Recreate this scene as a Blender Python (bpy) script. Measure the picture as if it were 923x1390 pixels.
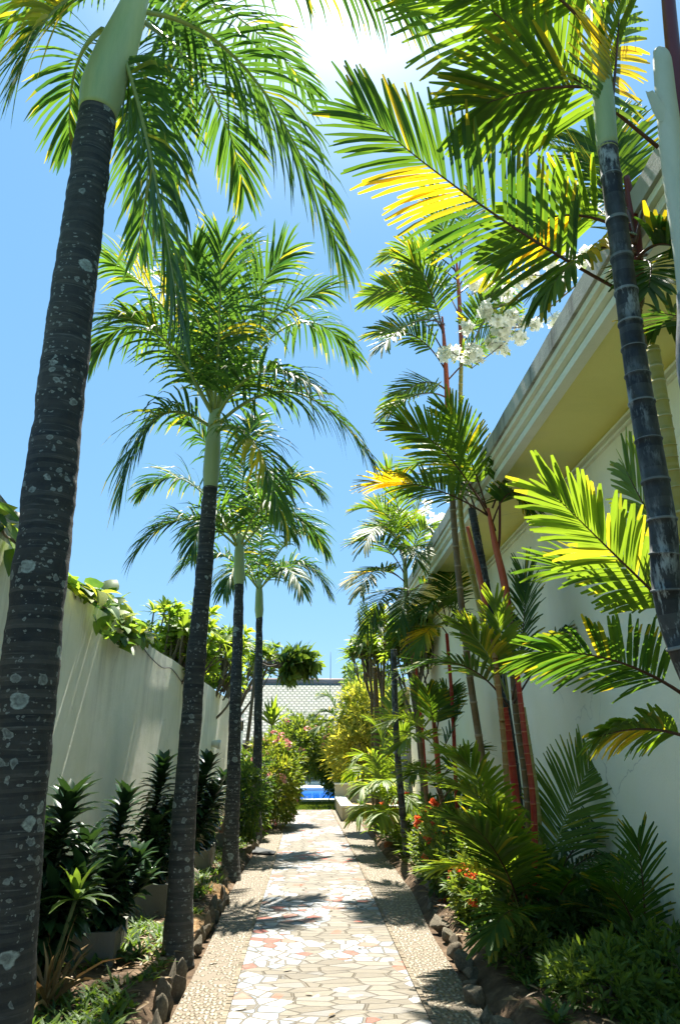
import bpy, bmesh, math, random
from mathutils import Vector as V, Matrix, noise
R = math.radians
scene = bpy.context.scene
for o in list(bpy.data.objects): bpy.data.objects.remove(o)
COL = scene.collection

# ------------------------------------------------------------------ camera, world, sun, exposure
cam_d = bpy.data.cameras.new("camera"); cam = bpy.data.objects.new("camera", cam_d); COL.objects.link(cam)
cam_d.sensor_fit = 'VERTICAL'; cam_d.sensor_height = 36.0
cam_d.lens = 975.0/1390.0*36.0; cam_d.shift_y = -45.0/1390.0
cam_d.clip_start = 0.05; cam_d.clip_end = 3000
cam.location = (0, 0, 1.5); cam.rotation_euler = (R(90+20.987), 0, R(-2.44))
scene.camera = cam
SUN_AZ, SUN_EL = R(3), R(63)
world = bpy.data.worlds.new("World"); scene.world = world; world.use_nodes = True
wn = world.node_tree
bg = wn.nodes['Background']; sky = wn.nodes.new('ShaderNodeTexSky'); sky.sky_type = 'NISHITA'
sky.sun_disc = False; sky.sun_elevation = SUN_EL; sky.sun_rotation = SUN_AZ
sky.air_density = 1.0; sky.dust_density = 0.2; sky.ozone_density = 2.0; sky.altitude = 0
bg.inputs['Strength'].default_value = 0.059
smx = wn.nodes.new('ShaderNodeMix'); smx.data_type = 'RGBA'; smx.inputs[0].default_value = .72      # evens the sky out: a clear tropical noon
smx.inputs[7].default_value = (1.05, 2.7, 4.6, 1)
wn.links.new(sky.outputs[0], smx.inputs[6]); 
tcw = wn.nodes.new('ShaderNodeTexCoord'); dt = wn.nodes.new('ShaderNodeVectorMath'); dt.operation = 'DOT_PRODUCT'   # bright hazy aureole round the sun
dt.inputs[1].default_value = (math.sin(SUN_AZ)*math.cos(SUN_EL), math.cos(SUN_AZ)*math.cos(SUN_EL), math.sin(SUN_EL))
wn.links.new(tcw.outputs['Generated'], dt.inputs[0])
mx0 = wn.nodes.new('ShaderNodeMath'); mx0.operation = 'MAXIMUM'; mx0.inputs[1].default_value = 0; wn.links.new(dt.outputs['Value'], mx0.inputs[0])
pw = wn.nodes.new('ShaderNodeMath'); pw.operation = 'POWER'; pw.inputs[1].default_value = 55; wn.links.new(mx0.outputs[0], pw.inputs[0])
au = wn.nodes.new('ShaderNodeMix'); au.data_type = 'RGBA'; au.blend_type = 'ADD'; au.clamp_result = False; au.inputs[7].default_value = (11, 10.6, 9.6, 1)
wn.links.new(pw.outputs[0], au.inputs[0]); wn.links.new(smx.outputs[2], au.inputs[6]); wn.links.new(au.outputs[2], bg.inputs[0])
sd = bpy.data.lights.new("sun", 'SUN'); sd.energy = 5.0; sd.angle = R(0.55); sd.color = (1, .95, .86)
sun = bpy.data.objects.new("sun", sd); COL.objects.link(sun)
SV = V((math.sin(SUN_AZ)*math.cos(SUN_EL), math.cos(SUN_AZ)*math.cos(SUN_EL), math.sin(SUN_EL)))
sun.rotation_euler = SV.to_track_quat('Z', 'Y').to_euler(); sun.location = (0, 0, 30)
vs = scene.view_settings
vs.view_transform = 'Standard'; vs.look = 'None'; vs.gamma = 1; vs.use_curve_mapping = False; vs.exposure = 1.9
scene.cycles.max_bounces = 10; scene.cycles.transparent_max_bounces = 8
scene.cycles.diffuse_bounces = 8

# ------------------------------------------------------------------ materials
def hexmix(a, b, t): return tuple(a[i]*(1-t)+b[i]*t for i in range(3))
class NT:
    def __init__(s, name):
        s.m = bpy.data.materials.new(name); s.m.use_nodes = True; s.t = s.m.node_tree; s.n = s.t.nodes
        s.b = s.n['Principled BSDF']; s.out = s.n['Material Output']
    def new(s, ty, **kw):
        n = s.n.new(ty)
        for k, v in kw.items(): setattr(n, k, v)
        return n
    def link(s, a, b): s.t.links.new(a, b)
    def coord(s, kind='Object', scale=(1, 1, 1)):
        tc = s.new('ShaderNodeTexCoord'); mp = s.new('ShaderNodeMapping'); mp.inputs['Scale'].default_value = scale
        s.link(tc.outputs[kind], mp.inputs[0]); return mp.outputs[0]
    def noise(s, co, scale, detail=4, rough=.55, out='Fac'):
        n = s.new('ShaderNodeTexNoise'); n.inputs['Scale'].default_value = scale; n.inputs['Detail'].default_value = detail
        n.inputs['Roughness'].default_value = rough; s.link(co, n.inputs['Vector']); return n.outputs[out]
    def vor(s, co, scale, feature='F1', rnd=1.0):
        n = s.new('ShaderNodeTexVoronoi'); n.feature = feature; n.inputs['Scale'].default_value = scale
        n.inputs['Randomness'].default_value = rnd; s.link(co, n.inputs['Vector']); return n
    def ramp(s, f, stops, interp='LINEAR'):
        r = s.new('ShaderNodeValToRGB'); r.color_ramp.interpolation = interp; e = r.color_ramp.elements
        while len(e) < len(stops): e.new(.5)
        for i, (p, c) in enumerate(stops):
            e[i].position = p; c = (c, c, c) if not hasattr(c, '__len__') else c; e[i].color = (*c, 1)
        s.link(f, r.inputs[0]); return r.outputs[0]
    def mix(s, f, a, b, mode='MIX'):
        m = s.new('ShaderNodeMix', data_type='RGBA', blend_type=mode)
        for sock, v in ((m.inputs[0], f), (m.inputs[6], a), (m.inputs[7], b)):
            if isinstance(v, (int, float)): sock.default_value = v
            elif isinstance(v, tuple): sock.default_value = (*v, 1)
            else: s.link(v, sock)
        return m.outputs[2]
    def math(s, op, a, b=0.0):
        m = s.new('ShaderNodeMath', operation=op)
        for i, v in enumerate((a, b)):
            if isinstance(v, (int, float)): m.inputs[i].default_value = v
            else: s.link(v, m.inputs[i])
        return m.outputs[0]
    def bump(s, h, strength=.5, dist=.01):
        b = s.new('ShaderNodeBump'); b.inputs['Strength'].default_value = strength; b.inputs['Distance'].default_value = dist
        s.link(h, b.inputs['Height']); s.link(b.outputs[0], s.b.inputs['Normal']); return b.outputs[0]
    def base(s, c, rough=.6, spec=.5):
        if isinstance(c, tuple): s.b.inputs['Base Color'].default_value = (*c, 1)
        else: s.link(c, s.b.inputs['Base Color'])
        s.b.inputs['Roughness'].default_value = rough; s.b.inputs['Specular IOR Level'].default_value = spec
        return s.m

def leaf_mat(name, dark, light, yellow, trans=.45, rough=.52, tcol=None):
    """tint.r: dark..light leaf, tint.g: ageing yellow"""
    t = NT(name); a = t.new('ShaderNodeAttribute', attribute_name='tint')
    sp = t.new('ShaderNodeSeparateColor'); t.link(a.outputs['Color'], sp.inputs[0])
    co = t.coord('Object'); nz = t.noise(co, 9, 3)
    f = t.math('ADD', sp.outputs[0], t.math('MULTIPLY', t.math('SUBTRACT', nz, .5), .5))
    c = t.mix(f, dark, light); c = t.mix(sp.outputs[1], c, yellow)
    t.base(c, rough, .32)
    tr = t.new('ShaderNodeBsdfTranslucent')
    k = tcol or (2.6, 2.3, .9)
    tc = t.mix(1.0, c, k, 'MULTIPLY')
    t.link(tc, tr.inputs[0])
    mx = t.new('ShaderNodeMixShader'); mx.inputs[0].default_value = trans
    t.link(t.b.outputs[0], mx.inputs[1]); t.link(tr.outputs[0], mx.inputs[2]); t.link(mx.outputs[0], t.out.inputs[0])
    return t.m

M = {}
M['leaf_adonidia'] = leaf_mat('manila_palm_leaf', (.015, .055, .02), (.07, .145, .024), (.42, .36, .03), .42)
M['leaf_wax'] = leaf_mat('wax_palm_leaf', (.026, .075, .014), (.095, .165, .018), (.50, .36, .015), .44)
M['leaf_bright'] = leaf_mat('bright_palm_leaf', (.06, .12, .015), (.15, .23, .03), (.46, .38, .03), .44)
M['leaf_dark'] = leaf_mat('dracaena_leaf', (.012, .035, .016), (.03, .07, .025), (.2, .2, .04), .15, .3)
M['leaf_shrub'] = leaf_mat('shrub_leaf', (.03, .075, .02), (.12, .19, .035), (.5, .45, .06), .35)
M['leaf_variegated'] = leaf_mat('variegated_leaf', (.10, .17, .03), (.42, .42, .09), (.75, .6, .15), .4)
M['leaf_frangi'] = leaf_mat('frangipani_leaf', (.07, .14, .025), (.20, .28, .04), (.5, .45, .06), .5)
M['leaf_vine'] = leaf_mat('vine_leaf', (.03, .08, .03), (.16, .26, .05), (.4, .4, .06), .4)
M['grass'] = leaf_mat('grass_blade', (.03, .07, .01), (.1, .16, .03), (.3, .3, .05), .3)
M['petal_white'] = leaf_mat('white_bract', (.82, .82, .76), (.88, .88, .84), (.8, .8, .6), .55, tcol=(1, 1, .9))
M['petal_orange'] = leaf_mat('orange_petal', (.65, .12, .04), (.8, .25, .08), (.8, .5, .1), .3, tcol=(1.2, .8, .6))
M['petal_pink'] = leaf_mat('pink_petal', (.65, .25, .25), (.75, .45, .4), (.8, .5, .4), .3, tcol=(1.1, .9, .9))
M['dry_leaf'] = leaf_mat('dry_leaf', (.16, .10, .045), (.36, .26, .14), (.4, .3, .1), .2, tcol=(1.2, 1, .8))

def tint_mat(name, a, b, rough=.55, nscale=14, namt=.5, bump=.3, bd=.004, spots=None, stretch=(1, 1, 1)):
    t = NT(name); at = t.new('ShaderNodeAttribute', attribute_name='tint')
    sp = t.new('ShaderNodeSeparateColor'); t.link(at.outputs['Color'], sp.inputs[0])
    co = t.coord('Object', stretch); nz = t.noise(co, nscale, 6, .65)
    f = t.math('ADD', sp.outputs[0], t.math('MULTIPLY', t.math('SUBTRACT', nz, .5), namt*2))
    f2 = t.new('ShaderNodeClamp'); t.link(f, f2.inputs[0])
    c = t.mix(f2.outputs[0], a, b)
    if spots: c = spots(t, c)
    t.base(c, rough, .3)
    t.bump(t.noise(co, nscale*2.2, 6, .7), bump, bd)
    return t.m
def lichen(t, c):
    co = t.coord('Object', (1, 1, 1.25))
    wob = t.noise(co, 14, 3, out='Color')
    cw = t.mix(.06, co, wob)
    for sc, lo, thr, colr, amt in ((8, .42, .62, (.36, .42, .38), .95), (19, .50, .62, (.30, .34, .31), .8), (48, .55, .66, (.36, .40, .36), .65)):
        v = t.vor(cw, sc)
        s2 = t.new('ShaderNodeSeparateColor'); t.link(v.outputs['Color'], s2.inputs[0])
        keep = t.math('GREATER_THAN', t.math('ADD', s2.outputs[0], t.math('MULTIPLY', t.math('SUBTRACT', t.noise(co, 2.6, 3), .5), 1.5)), thr+.06)
        size = t.math('MULTIPLY', s2.outputs[1], lo)
        inside = t.ramp(t.math('SUBTRACT', size, v.outputs['Distance']), [(0, 0), (.04, 1)])
        ring = t.ramp(t.math('DIVIDE', v.outputs['Distance'], t.math('ADD', size, .02)), [(0, .95), (.45, .45), (.75, 1), (1, .8)])
        m = t.math('MULTIPLY', t.math('MULTIPLY', keep, inside), t.math('MULTIPLY', ring, amt))
        m = t.math('MULTIPLY', m, t.ramp(t.noise(co, 60, 4, .7), [(.3, .35), (.6, 1)]))
        c = t.mix(m, c, colr)
    # horizontal leaf scar streaks
    st = t.noise(t.coord('Object', (2, 2, 30)), 3.0, 5, .6)
    c = t.mix(t.ramp(st, [(.58, 0), (.74, .55)]), c, (.17, .18, .165))
    return c
M['trunk'] = tint_mat('palm_trunk_bark', (.014, .019, .022), (.115, .108, .09), .85, 10, .28, .8, .012, lichen)
M['crownshaft'] = tint_mat('green_crownshaft', (.20, .30, .13), (.40, .44, .22), .45, 9, .75, .5, .006, stretch=(1, 1, .12))
M['crownshaft_old'] = tint_mat('pale_crownshaft', (.32, .36, .25), (.52, .54, .44), .6, 9, .7, .4, .005, stretch=(1, 1, .3))
M['cane_black'] = tint_mat('black_ringed_cane', (.012, .015, .016), (.34, .37, .35), .5, 16, .55, .3, .003, stretch=(1, 1, .35))
M['cane_olive'] = tint_mat('olive_ringed_cane', (.30, .25, .03), (.50, .46, .26), .45, 12, .2, .2, .002)
M['cane_orange'] = tint_mat('orange_ringed_cane', (.30, .12, .02), (.46, .30, .12), .5, 14, .2, .2, .002)
M['cane_brown'] = tint_mat('brown_ringed_cane', (.12, .075, .025), (.34, .27, .16), .5, 14, .2, .2, .002)
M['shaft_red'] = tint_mat('red_crownshaft', (.36, .022, .014), (.52, .17, .07), .45, 11, .5, .1, .002, stretch=(1, 1, .3))
M['shaft_darkred'] = tint_mat('dark_red_stalk', (.07, .012, .012), (.16, .03, .025), .4, 10, .3, .1, .002)
M['rachis_green'] = tint_mat('green_leaf_stalk', (.14, .2, .05), (.28, .33, .1), .45, 8, .2, .1, .002)
M['rachis_red'] = tint_mat('reddish_leaf_stalk', (.05, .02, .012), (.11, .05, .025), .45, 8, .2, .1, .002)
M['bark'] = tint_mat('grey_branch_bark', (.07, .055, .04), (.2, .17, .13), .8, 16, .4, .6, .006)
M['stem_green'] = tint_mat('green_stem', (.05, .08, .03), (.12, .14, .06), .6, 12, .3, .2, .003)

def waxy(t, c):
    n = t.noise(t.coord('Object', (1, 1, .28)), 26, 5, .7); k = t.noise(t.coord('Object', (1, 1, .6)), 5, 3, .5)
    m = t.math('MULTIPLY', t.ramp(n, [(.50, 0), (.60, 1)]), t.ramp(k, [(.42, 0), (.62, .8)]))
    return t.mix(m, c, (.34, .38, .37))
M['cane_black'] = tint_mat('black_ringed_cane', (.010, .012, .013), (.22, .24, .23), .55, 16, .25, .5, .004, waxy, (1, 1, .35))
def plaster(name, col, dirt, bump=.5, streak=.5, topz=None, bd=.006, streak_col=(.25, .26, .22)):
    t = NT(name); co = t.coord('Object')
    n1 = t.noise(co, 1.3, 5, .6); n2 = t.noise(t.coord('Object', (1.0, 1.7, .16)), 1.5, 6, .7)
    c = t.mix(t.ramp(n1, [(.35, 0), (.7, .8)]), col, dirt)
    st = t.ramp(n2, [(.50, 0), (.70, streak)])
    if topz is not None:
        sx = t.new('ShaderNodeSeparateXYZ'); t.link(co, sx.inputs[0])
        g = t.ramp(t.math('DIVIDE', sx.outputs[2], topz), [(.55, .15), (1, 1)])
        st = t.math('MULTIPLY', st, g)
    c = t.mix(st, c, streak_col)
    c = t.mix(t.ramp(t.noise(co, 26, 6, .7), [(.62, 0), (.8, .3)]), c, hexmix(dirt, (.1, .1, .08), .4))
    if topz is not None:
        low = t.ramp(t.math('ADD', sx.outputs[2], t.math('MULTIPLY', t.noise(co, 4, 5, .7), -.5)), [(0, .8), (.28, 0)])
        c = t.mix(low, c, (.22, .21, .13))
    cr = t.vor(t.mix(.25, co, t.noise(co, 2.2, 4, out='Color')), .8, 'DISTANCE_TO_EDGE')
    crm = t.math('MULTIPLY', t.ramp(cr.outputs['Distance'], [(0, .45), (.004, 0)]), t.ramp(t.noise(co, .9, 2), [(.5, 0), (.6, 1)]))
    c = t.mix(crm, c, (.2, .2, .16))
    c = t.mix(t.ramp(t.noise(co, .7, 3), [(.56, 0), (.6, .22)]), c, hexmix(col, (.5, .52, .5), .5))
    t.base(c, .9, .2)
    h = t.math('ADD', t.noise(co, 55, 5, .7), t.math('MULTIPLY', t.noise(co, 6, 3), 1.6))
    t.bump(h, bump, bd)
    return t.m
M['wall_left'] = plaster('weathered_white_render', (.90, .89, .76), (.70, .72, .56), .7, .75, 2.9)
M['wall_right'] = plaster('cream_white_render', (.90, .89, .70), (.85, .83, .58), .35, .15, 4.2)
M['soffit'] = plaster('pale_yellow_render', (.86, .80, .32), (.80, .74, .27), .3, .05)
M['cornice'] = plaster('white_moulding_paint', (.82, .83, .72), (.74, .74, .58), .3, .15)
M['fascia'] = plaster('stained_concrete', (.50, .50, .44), (.30, .31, .28), .8, .95, None, .01, (.07, .075, .07))
M['concrete'] = plaster('grey_concrete', (.20, .19, .165), (.12, .115, .09), .8, .8)
M['planter_yellow'] = plaster('buff_render', (.55, .50, .34), (.42, .38, .25), .4, .3)
M['white_paint'] = NT('white_paint').base((.75, .75, .72), .5)
M['dark_metal'] = NT('dark_metal').base((.03, .03, .03), .5)
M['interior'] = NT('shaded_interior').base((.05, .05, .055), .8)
def glass_amber():
    t = NT('lantern_glass'); t.base((.5, .42, .25), .2); return t.m
M['amber'] = glass_amber()
def soil():
    t = NT('brown_soil'); co = t.coord('Object'); n = t.noise(co, 7, 8, .7)
    c = t.ramp(n, [(.3, (.06, .042, .028)), (.55, (.16, .11, .07)), (.75, (.30, .21, .13))])
    t.base(c, .95, .1); t.bump(t.noise(co, 30, 8, .75), 1, .03); return t.m
M['soil'] = soil()
def coir():
    t = NT('sandy_mulch'); co = t.coord('Object'); n = t.noise(co, 30, 6, .7)
    t.base(t.ramp(n, [(.3, (.22, .12, .055)), (.7, (.5, .33, .17))]), .95, .1); t.bump(t.noise(co, 70, 6, .75), 1, .02); return t.m
M['mulch'] = coir()
def rock():
    t = NT('edging_rock'); co = t.coord('Object'); n = t.noise(co, 6, 7, .65)
    oi = t.new('ShaderNodeObjectInfo')
    c = t.ramp(n, [(.3, (.12, .105, .075)), (.55, (.28, .25, .18)), (.75, (.42, .39, .30))])
    c = t.mix(t.math('MULTIPLY', oi.outputs['Random'], .5), c, (.13, .09, .06))
    t.base(c, .9, .2); t.bump(t.noise(co, 22, 7, .7), 1, .02); return t.m
M['rock'] = rock()
def rock2():
    t = NT('clay_rock'); co = t.coord('Object'); n = t.noise(co, 6, 7, .65)
    t.base(t.ramp(n, [(.3, (.22, .07, .03)), (.7, (.5, .2, .08))]), .9, .2); t.bump(t.noise(co, 22, 7, .7), 1, .02); return t.m
M['rock_red'] = rock2()

def mosaic():
    t = NT('crazy_paving_mosaic'); co = t.coord('Object')
    v = t.vor(co, 7.6); ve = t.vor(co, 7.6, 'DISTANCE_TO_EDGE')
    s = t.new('ShaderNodeSeparateColor'); t.link(v.outputs['Color'], s.inputs[0])
    pos = v.outputs['Position']
    mp = t.new('ShaderNodeMapping'); mp.inputs['Scale'].default_value = (1.1, .75, 1); mp.inputs['Location'].default_value = (3.1, 1.7, 0)
    t.link(pos, mp.inputs[0])
    zone = t.noise(mp.outputs[0], .9, 1, .4)
    sx = t.new('ShaderNodeSeparateXYZ'); t.link(pos, sx.inputs[0])
    zone = t.math('ADD', zone, t.math('MULTIPLY', sx.outputs[0], -.022))      # more broken tile on the left side
    zone = t.math('ADD', zone, t.math('MULTIPLY', t.math('SUBTRACT', s.outputs[2], .5), .10))
    tile = t.math('GREATER_THAN', zone, .515)
    # beige slabs
    sc = t.mix(.04, co, t.noise(co, 2.5, 2, out='Color')); ms = t.new('ShaderNodeMapping'); ms.inputs['Scale'].default_value = (.55, 1.25, 1); t.link(sc, ms.inputs[0])
    sv = t.vor(ms.outputs[0], 8.5, rnd=.72); sve = t.vor(ms.outputs[0], 8.5, 'DISTANCE_TO_EDGE', rnd=.72)
    ss = t.new('ShaderNodeSeparateColor'); t.link(sv.outputs['Color'], ss.inputs[0])
    sl = t.ramp(ss.outputs[0], [(0, (.095, .077, .048)), (.5, (.13, .11, .073)), (.85, (.165, .145, .108)), (1, (.125, .117, .104))])
    sg = t.ramp(sve.outputs['Distance'], [(0, 0), (.02, .1), (.05, 1)]); slabc = t.mix(sg, (.075, .06, .038), sl)
    slab = t.mix(t.ramp(t.noise(co, 5, 6, .65), [(.35, 0), (.7, .5)]), slabc, (.115, .095, .062))
    tcol = t.ramp(s.outputs[0], [(0, (.25, .255, .25)), (.35, (.165, .195, .22)), (.55, (.29, .285, .265)), (.85, (.24, .04, .015)), (.93, (.22, .10, .06))], 'CONSTANT')
    tcol = t.mix(t.ramp(t.noise(co, 9, 5, .7), [(.45, 0), (.8, .35)]), tcol, (.24, .21, .16))
    gr = t.ramp(ve.outputs['Distance'], [(0, 0), (.035, 0), (.06, 1)])
    tc = t.mix(gr, (.09, .075, .05), tcol)
    # odd terracotta pieces among the slabs
    odd = t.math('MULTIPLY', t.math('GREATER_THAN', s.outputs[1], .925), t.ramp(ve.outputs['Distance'], [(.03, 0), (.05, 1)]))
    slab = t.mix(odd, slab, t.mix(t.math('GREATER_THAN', s.outputs[0], .6), (.32, .07, .03), (.36, .355, .33)))
    c = t.mix(tile, slab, tc)
    c = t.mix(t.ramp(t.noise(co, 1.6, 6, .7), [(.5, 0), (.75, .35)]), c, (.24, .2, .14))
    t.base(c, .55, .4)
    h = t.mix(tile, t.math('SUBTRACT', 1.0, sg), t.math('SUBTRACT', 1.0, gr))
    h = t.math('ADD', t.math('MULTIPLY', h, -1.0), t.math('MULTIPLY', t.noise(co, 25, 5, .6), .5))
    t.bump(h, 1.0, .012); return t.m
M['mosaic'] = mosaic()
def pebble():
    t = NT('set_pebbles'); co0 = t.coord('Object', (1.0, .72, 1))
    w = t.noise(co0, .9, 2, out='Color'); co = t.mix(.12, co0, w)
    v = t.vor(co, 31, rnd=.75); ve = t.vor(co, 31, 'DISTANCE_TO_EDGE', rnd=.75)
    s = t.new('ShaderNodeSeparateColor'); t.link(v.outputs['Color'], s.inputs[0])
    col = t.ramp(s.outputs[0], [(0, (.17, .135, .082)), (.4, (.25, .21, .14)), (.8, (.32, .28, .20)), (1, (.20, .16, .11))])
    g = t.ramp(v.outputs['Distance'], [(0, 1), (.36, .95), (.52, .1), (.6, 0)])
    c = t.mix(g, (.12, .092, .055), col)
    c = t.mix(t.ramp(t.noise(co0, 1.7, 6, .7), [(.5, 0), (.75, .4)]), c, (.2, .17, .12))
    t.base(c, .6, .4)
    dome = t.ramp(v.outputs['Distance'], [(0, 1), (.25, .9), (.42, .6), (.55, 0)])
    t.bump(dome, 1.0, .02); return t.m
M['pebble'] = pebble()
def roof_mat():
    t = NT('pale_clay_roof_tiles'); co = t.coord('UV')
    br = t.new('ShaderNodeTexBrick'); t.link(co, br.inputs['Vector']); br.inputs['Scale'].default_value = 1
    br.inputs['Brick Width'].default_value = .27; br.inputs['Row Height'].default_value = .27; br.inputs['Mortar Size'].default_value = .055
    br.inputs['Mortar Smooth'].default_value = .6; br.offset = .5
    br.inputs['Color1'].default_value = (.23, .25, .20, 1); br.inputs['Color2'].default_value = (.30, .31, .26, 1); br.inputs['Mortar'].default_value = (.085, .10, .08, 1)
    c = t.mix(t.ramp(t.noise(co, .7, 5), [(.4, 0), (.7, .5)]), br.outputs['Color'], (.20, .19, .16))
    t.base(c, .8, .2); t.bump(br.outputs['Fac'], .6, -.04); return t.m
M['roof'] = roof_mat()
M['ridge'] = plaster('pinkish_ridge_tile', (.26, .20, .17), (.20, .16, .14), .4, .2)
def water():
    t = NT('pool_water'); co = t.coord('Object'); t.base((.005, .13, .62), .06, .5)
    t.bump(t.noise(co, 3.5, 3), .25, .03); return t.m
M['water'] = water()
def lawn():
    t = NT('lawn_turf'); co = t.coord('Object'); n = t.noise(co, 20, 6, .7)
    t.base(t.ramp(n, [(.35, (.035, .07, .015)), (.65, (.10, .15, .03))]), .95, .1); t.bump(t.noise(co, 60, 5), 1, .03); return t.m
M['lawn'] = lawn()
M['shadow_black'] = plaster('painted_shadow', (.03, .032, .034), (.05, .05, .045), .6, .1)  # near-black: the shadow on the pebble border put into the colour
M['louver'] = NT('louver_grey').base((.32, .34, .34), .6)

# ------------------------------------------------------------------ mesh builder
class MB:
    def __init__(s): s.v = []; s.f = []; s.mi = []; s.tt = []; s.uv = {}
    def vert(s, p): s.v.append((p[0], p[1], p[2])); return len(s.v)-1
    def face(s, idx, mi=0, tint=(.5, 0)): s.f.append(tuple(idx)); s.mi.append(mi); s.tt.append(tint)
    def box(s, lo, hi, mi=0, mat=None, tint=(.5, 0), bev=0):
        x0, y0, z0 = lo; x1, y1, z1 = hi
        P = [V((x, y, z)) for z in (z0, z1) for y in (y0, y1) for x in (x0, x1)]
        if mat is not None: P = [mat @ p for p in P]
        b = len(s.v)
        for p in P: s.vert(p)
        for q in ((0, 2, 3, 1), (4, 5, 7, 6), (0, 1, 5, 4), (2, 6, 7, 3), (0, 4, 6, 2), (1, 3, 7, 5)): s.face([b+i for i in q], mi, tint)
    def tube(s, pts, rads, seg=10, mi=0, tints=None, cap=True, squash=None):
        pts = [V(p) for p in pts]; n = len(pts); b = len(s.v)
        ref = V((1, 0, 0)); T0 = (pts[1]-pts[0]).normalized()
        if abs(T0.dot(ref)) > .9: ref = V((0, 1, 0))
        for i, p in enumerate(pts):
            T = (pts[min(i+1, n-1)]-pts[max(i-1, 0)]).normalized()
            A = (ref-T*ref.dot(T)).normalized(); B = T.cross(A); ref = A
            for k in range(seg):
                a = 2*math.pi*k/seg; s.vert(p+(A*math.cos(a)+B*math.sin(a))*rads[i])
        for i in range(n-1):
            tn = (.5, 0) if tints is None else (tints[i], 0)
            for k in range(seg):
                k2 = (k+1) % seg; s.face((b+i*seg+k, b+i*seg+k2, b+(i+1)*seg+k2, b+(i+1)*seg+k), mi, tn)
        if cap:
            s.face([b+(n-1)*seg+k for k in range(seg)], mi, (.5, 0)); s.face([b+k for k in reversed(range(seg))], mi, (.5, 0))
    def blade(s, p, d, up, L, w, droop=.3, prof=(.35, .9, 1, .75, .05), fold=.25, mi=0, tint=(.5, 0), curl=0.0, n=4):
        """one leaf: starts at p along d, flat face towards up, bends down with gravity"""
        d = d.normalized(); sd = d.cross(up)
        if sd.length < 1e-4: sd = d.cross(V((.3, .5, .8)))
        sd.normalize(); b = len(s.v); st = L/n; q = V(p); nst = n+1
        for i in range(nst):
            nn = sd.cross(d).normalized()
            h = w*.5*prof[min(int(i*(len(prof)-1)/n+.5), len(prof)-1)]
            s.vert(q+sd*h+nn*h*fold); s.vert(q); s.vert(q-sd*h+nn*h*fold)
            d = (d+V((0, 0, -1))*droop/n*(i+1)*.5+nn*curl/n).normalized()
            sd = (sd-d*sd.dot(d)).normalized(); q = q+d*st
        for i in range(n):
            a = b+i*3
            s.face((a, a+1, a+4, a+3), mi, tint); s.face((a+1, a+2, a+5, a+4), mi, tint)
    def build(s, name, mats, parent=None, smooth=True, uv=False):
        me = bpy.data.meshes.new(name); me.from_pydata(s.v, [], s.f)
        if not isinstance(mats, (list, tuple)): mats = [mats]
        for m in mats: me.materials.append(m)
        me.polygons.foreach_set('material_index', s.mi)
        me.polygons.foreach_set('use_smooth', [smooth]*len(s.f))
        ca = me.color_attributes.new('tint', 'FLOAT_COLOR', 'CORNER')
        buf = []
        for f, tn in zip(s.f, s.tt):
            buf += [tn[0], tn[1], 0.0, 1.0]*len(f)
        ca.data.foreach_set('color', buf)
        me.update()
        o = bpy.data.objects.new(name, me); COL.objects.link(o)
        if parent is not None: attach(o, parent)
        return o
def attach(o, parent):
    """parent without moving: the meshes are written in world coordinates, things stand at their base"""
    o.parent = parent
    o.matrix_parent_inverse = Matrix.Translation(-V(parent_world(parent)))
def sub(o, part):
    """a piece of a part (both meshes written in world coordinates)"""
    o.parent = part; return o
def parent_world(o):
    p = V(o.location)
    return p
def thing(name, label, cat, loc=(0, 0, 0), group=None):
    o = bpy.data.objects.new(name, None); COL.objects.link(o); o.location = loc; o.empty_display_size = .2
    o['label'] = label; o['category'] = cat
    if group: o['group'] = group
    return o
def tag(o, label, cat, group=None):
    o['label'] = label; o['category'] = cat
    if group: o['group'] = group
    return o
def struct(o): o['kind'] = 'structure'; return o
def stuff(o, label=None, cat=None):
    o['kind'] = 'stuff'
    if label: o['label'] = label; o['category'] = cat
    return o

def bez(b, c, t, k): return b*(1-k)**2+c*2*k*(1-k)+t*k*k
def smooth_path(pts, n):
    """Catmull-Rom through pts"""
    pts = [V(p) for p in pts]; P = [pts[0]*2-pts[1]]+pts+[pts[-1]*2-pts[-2]]; out = []
    segs = len(pts)-1
    for i in range(n+1):
        u = i/n*segs; k = min(int(u), segs-1); f = u-k; a, b_, c, d = P[k:k+4]
        out.append(.5*((2*b_)+(c-a)*f+(2*a-5*b_+4*c-d)*f*f+(3*b_-3*c+d-a)*f**3))
    return out

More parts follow.
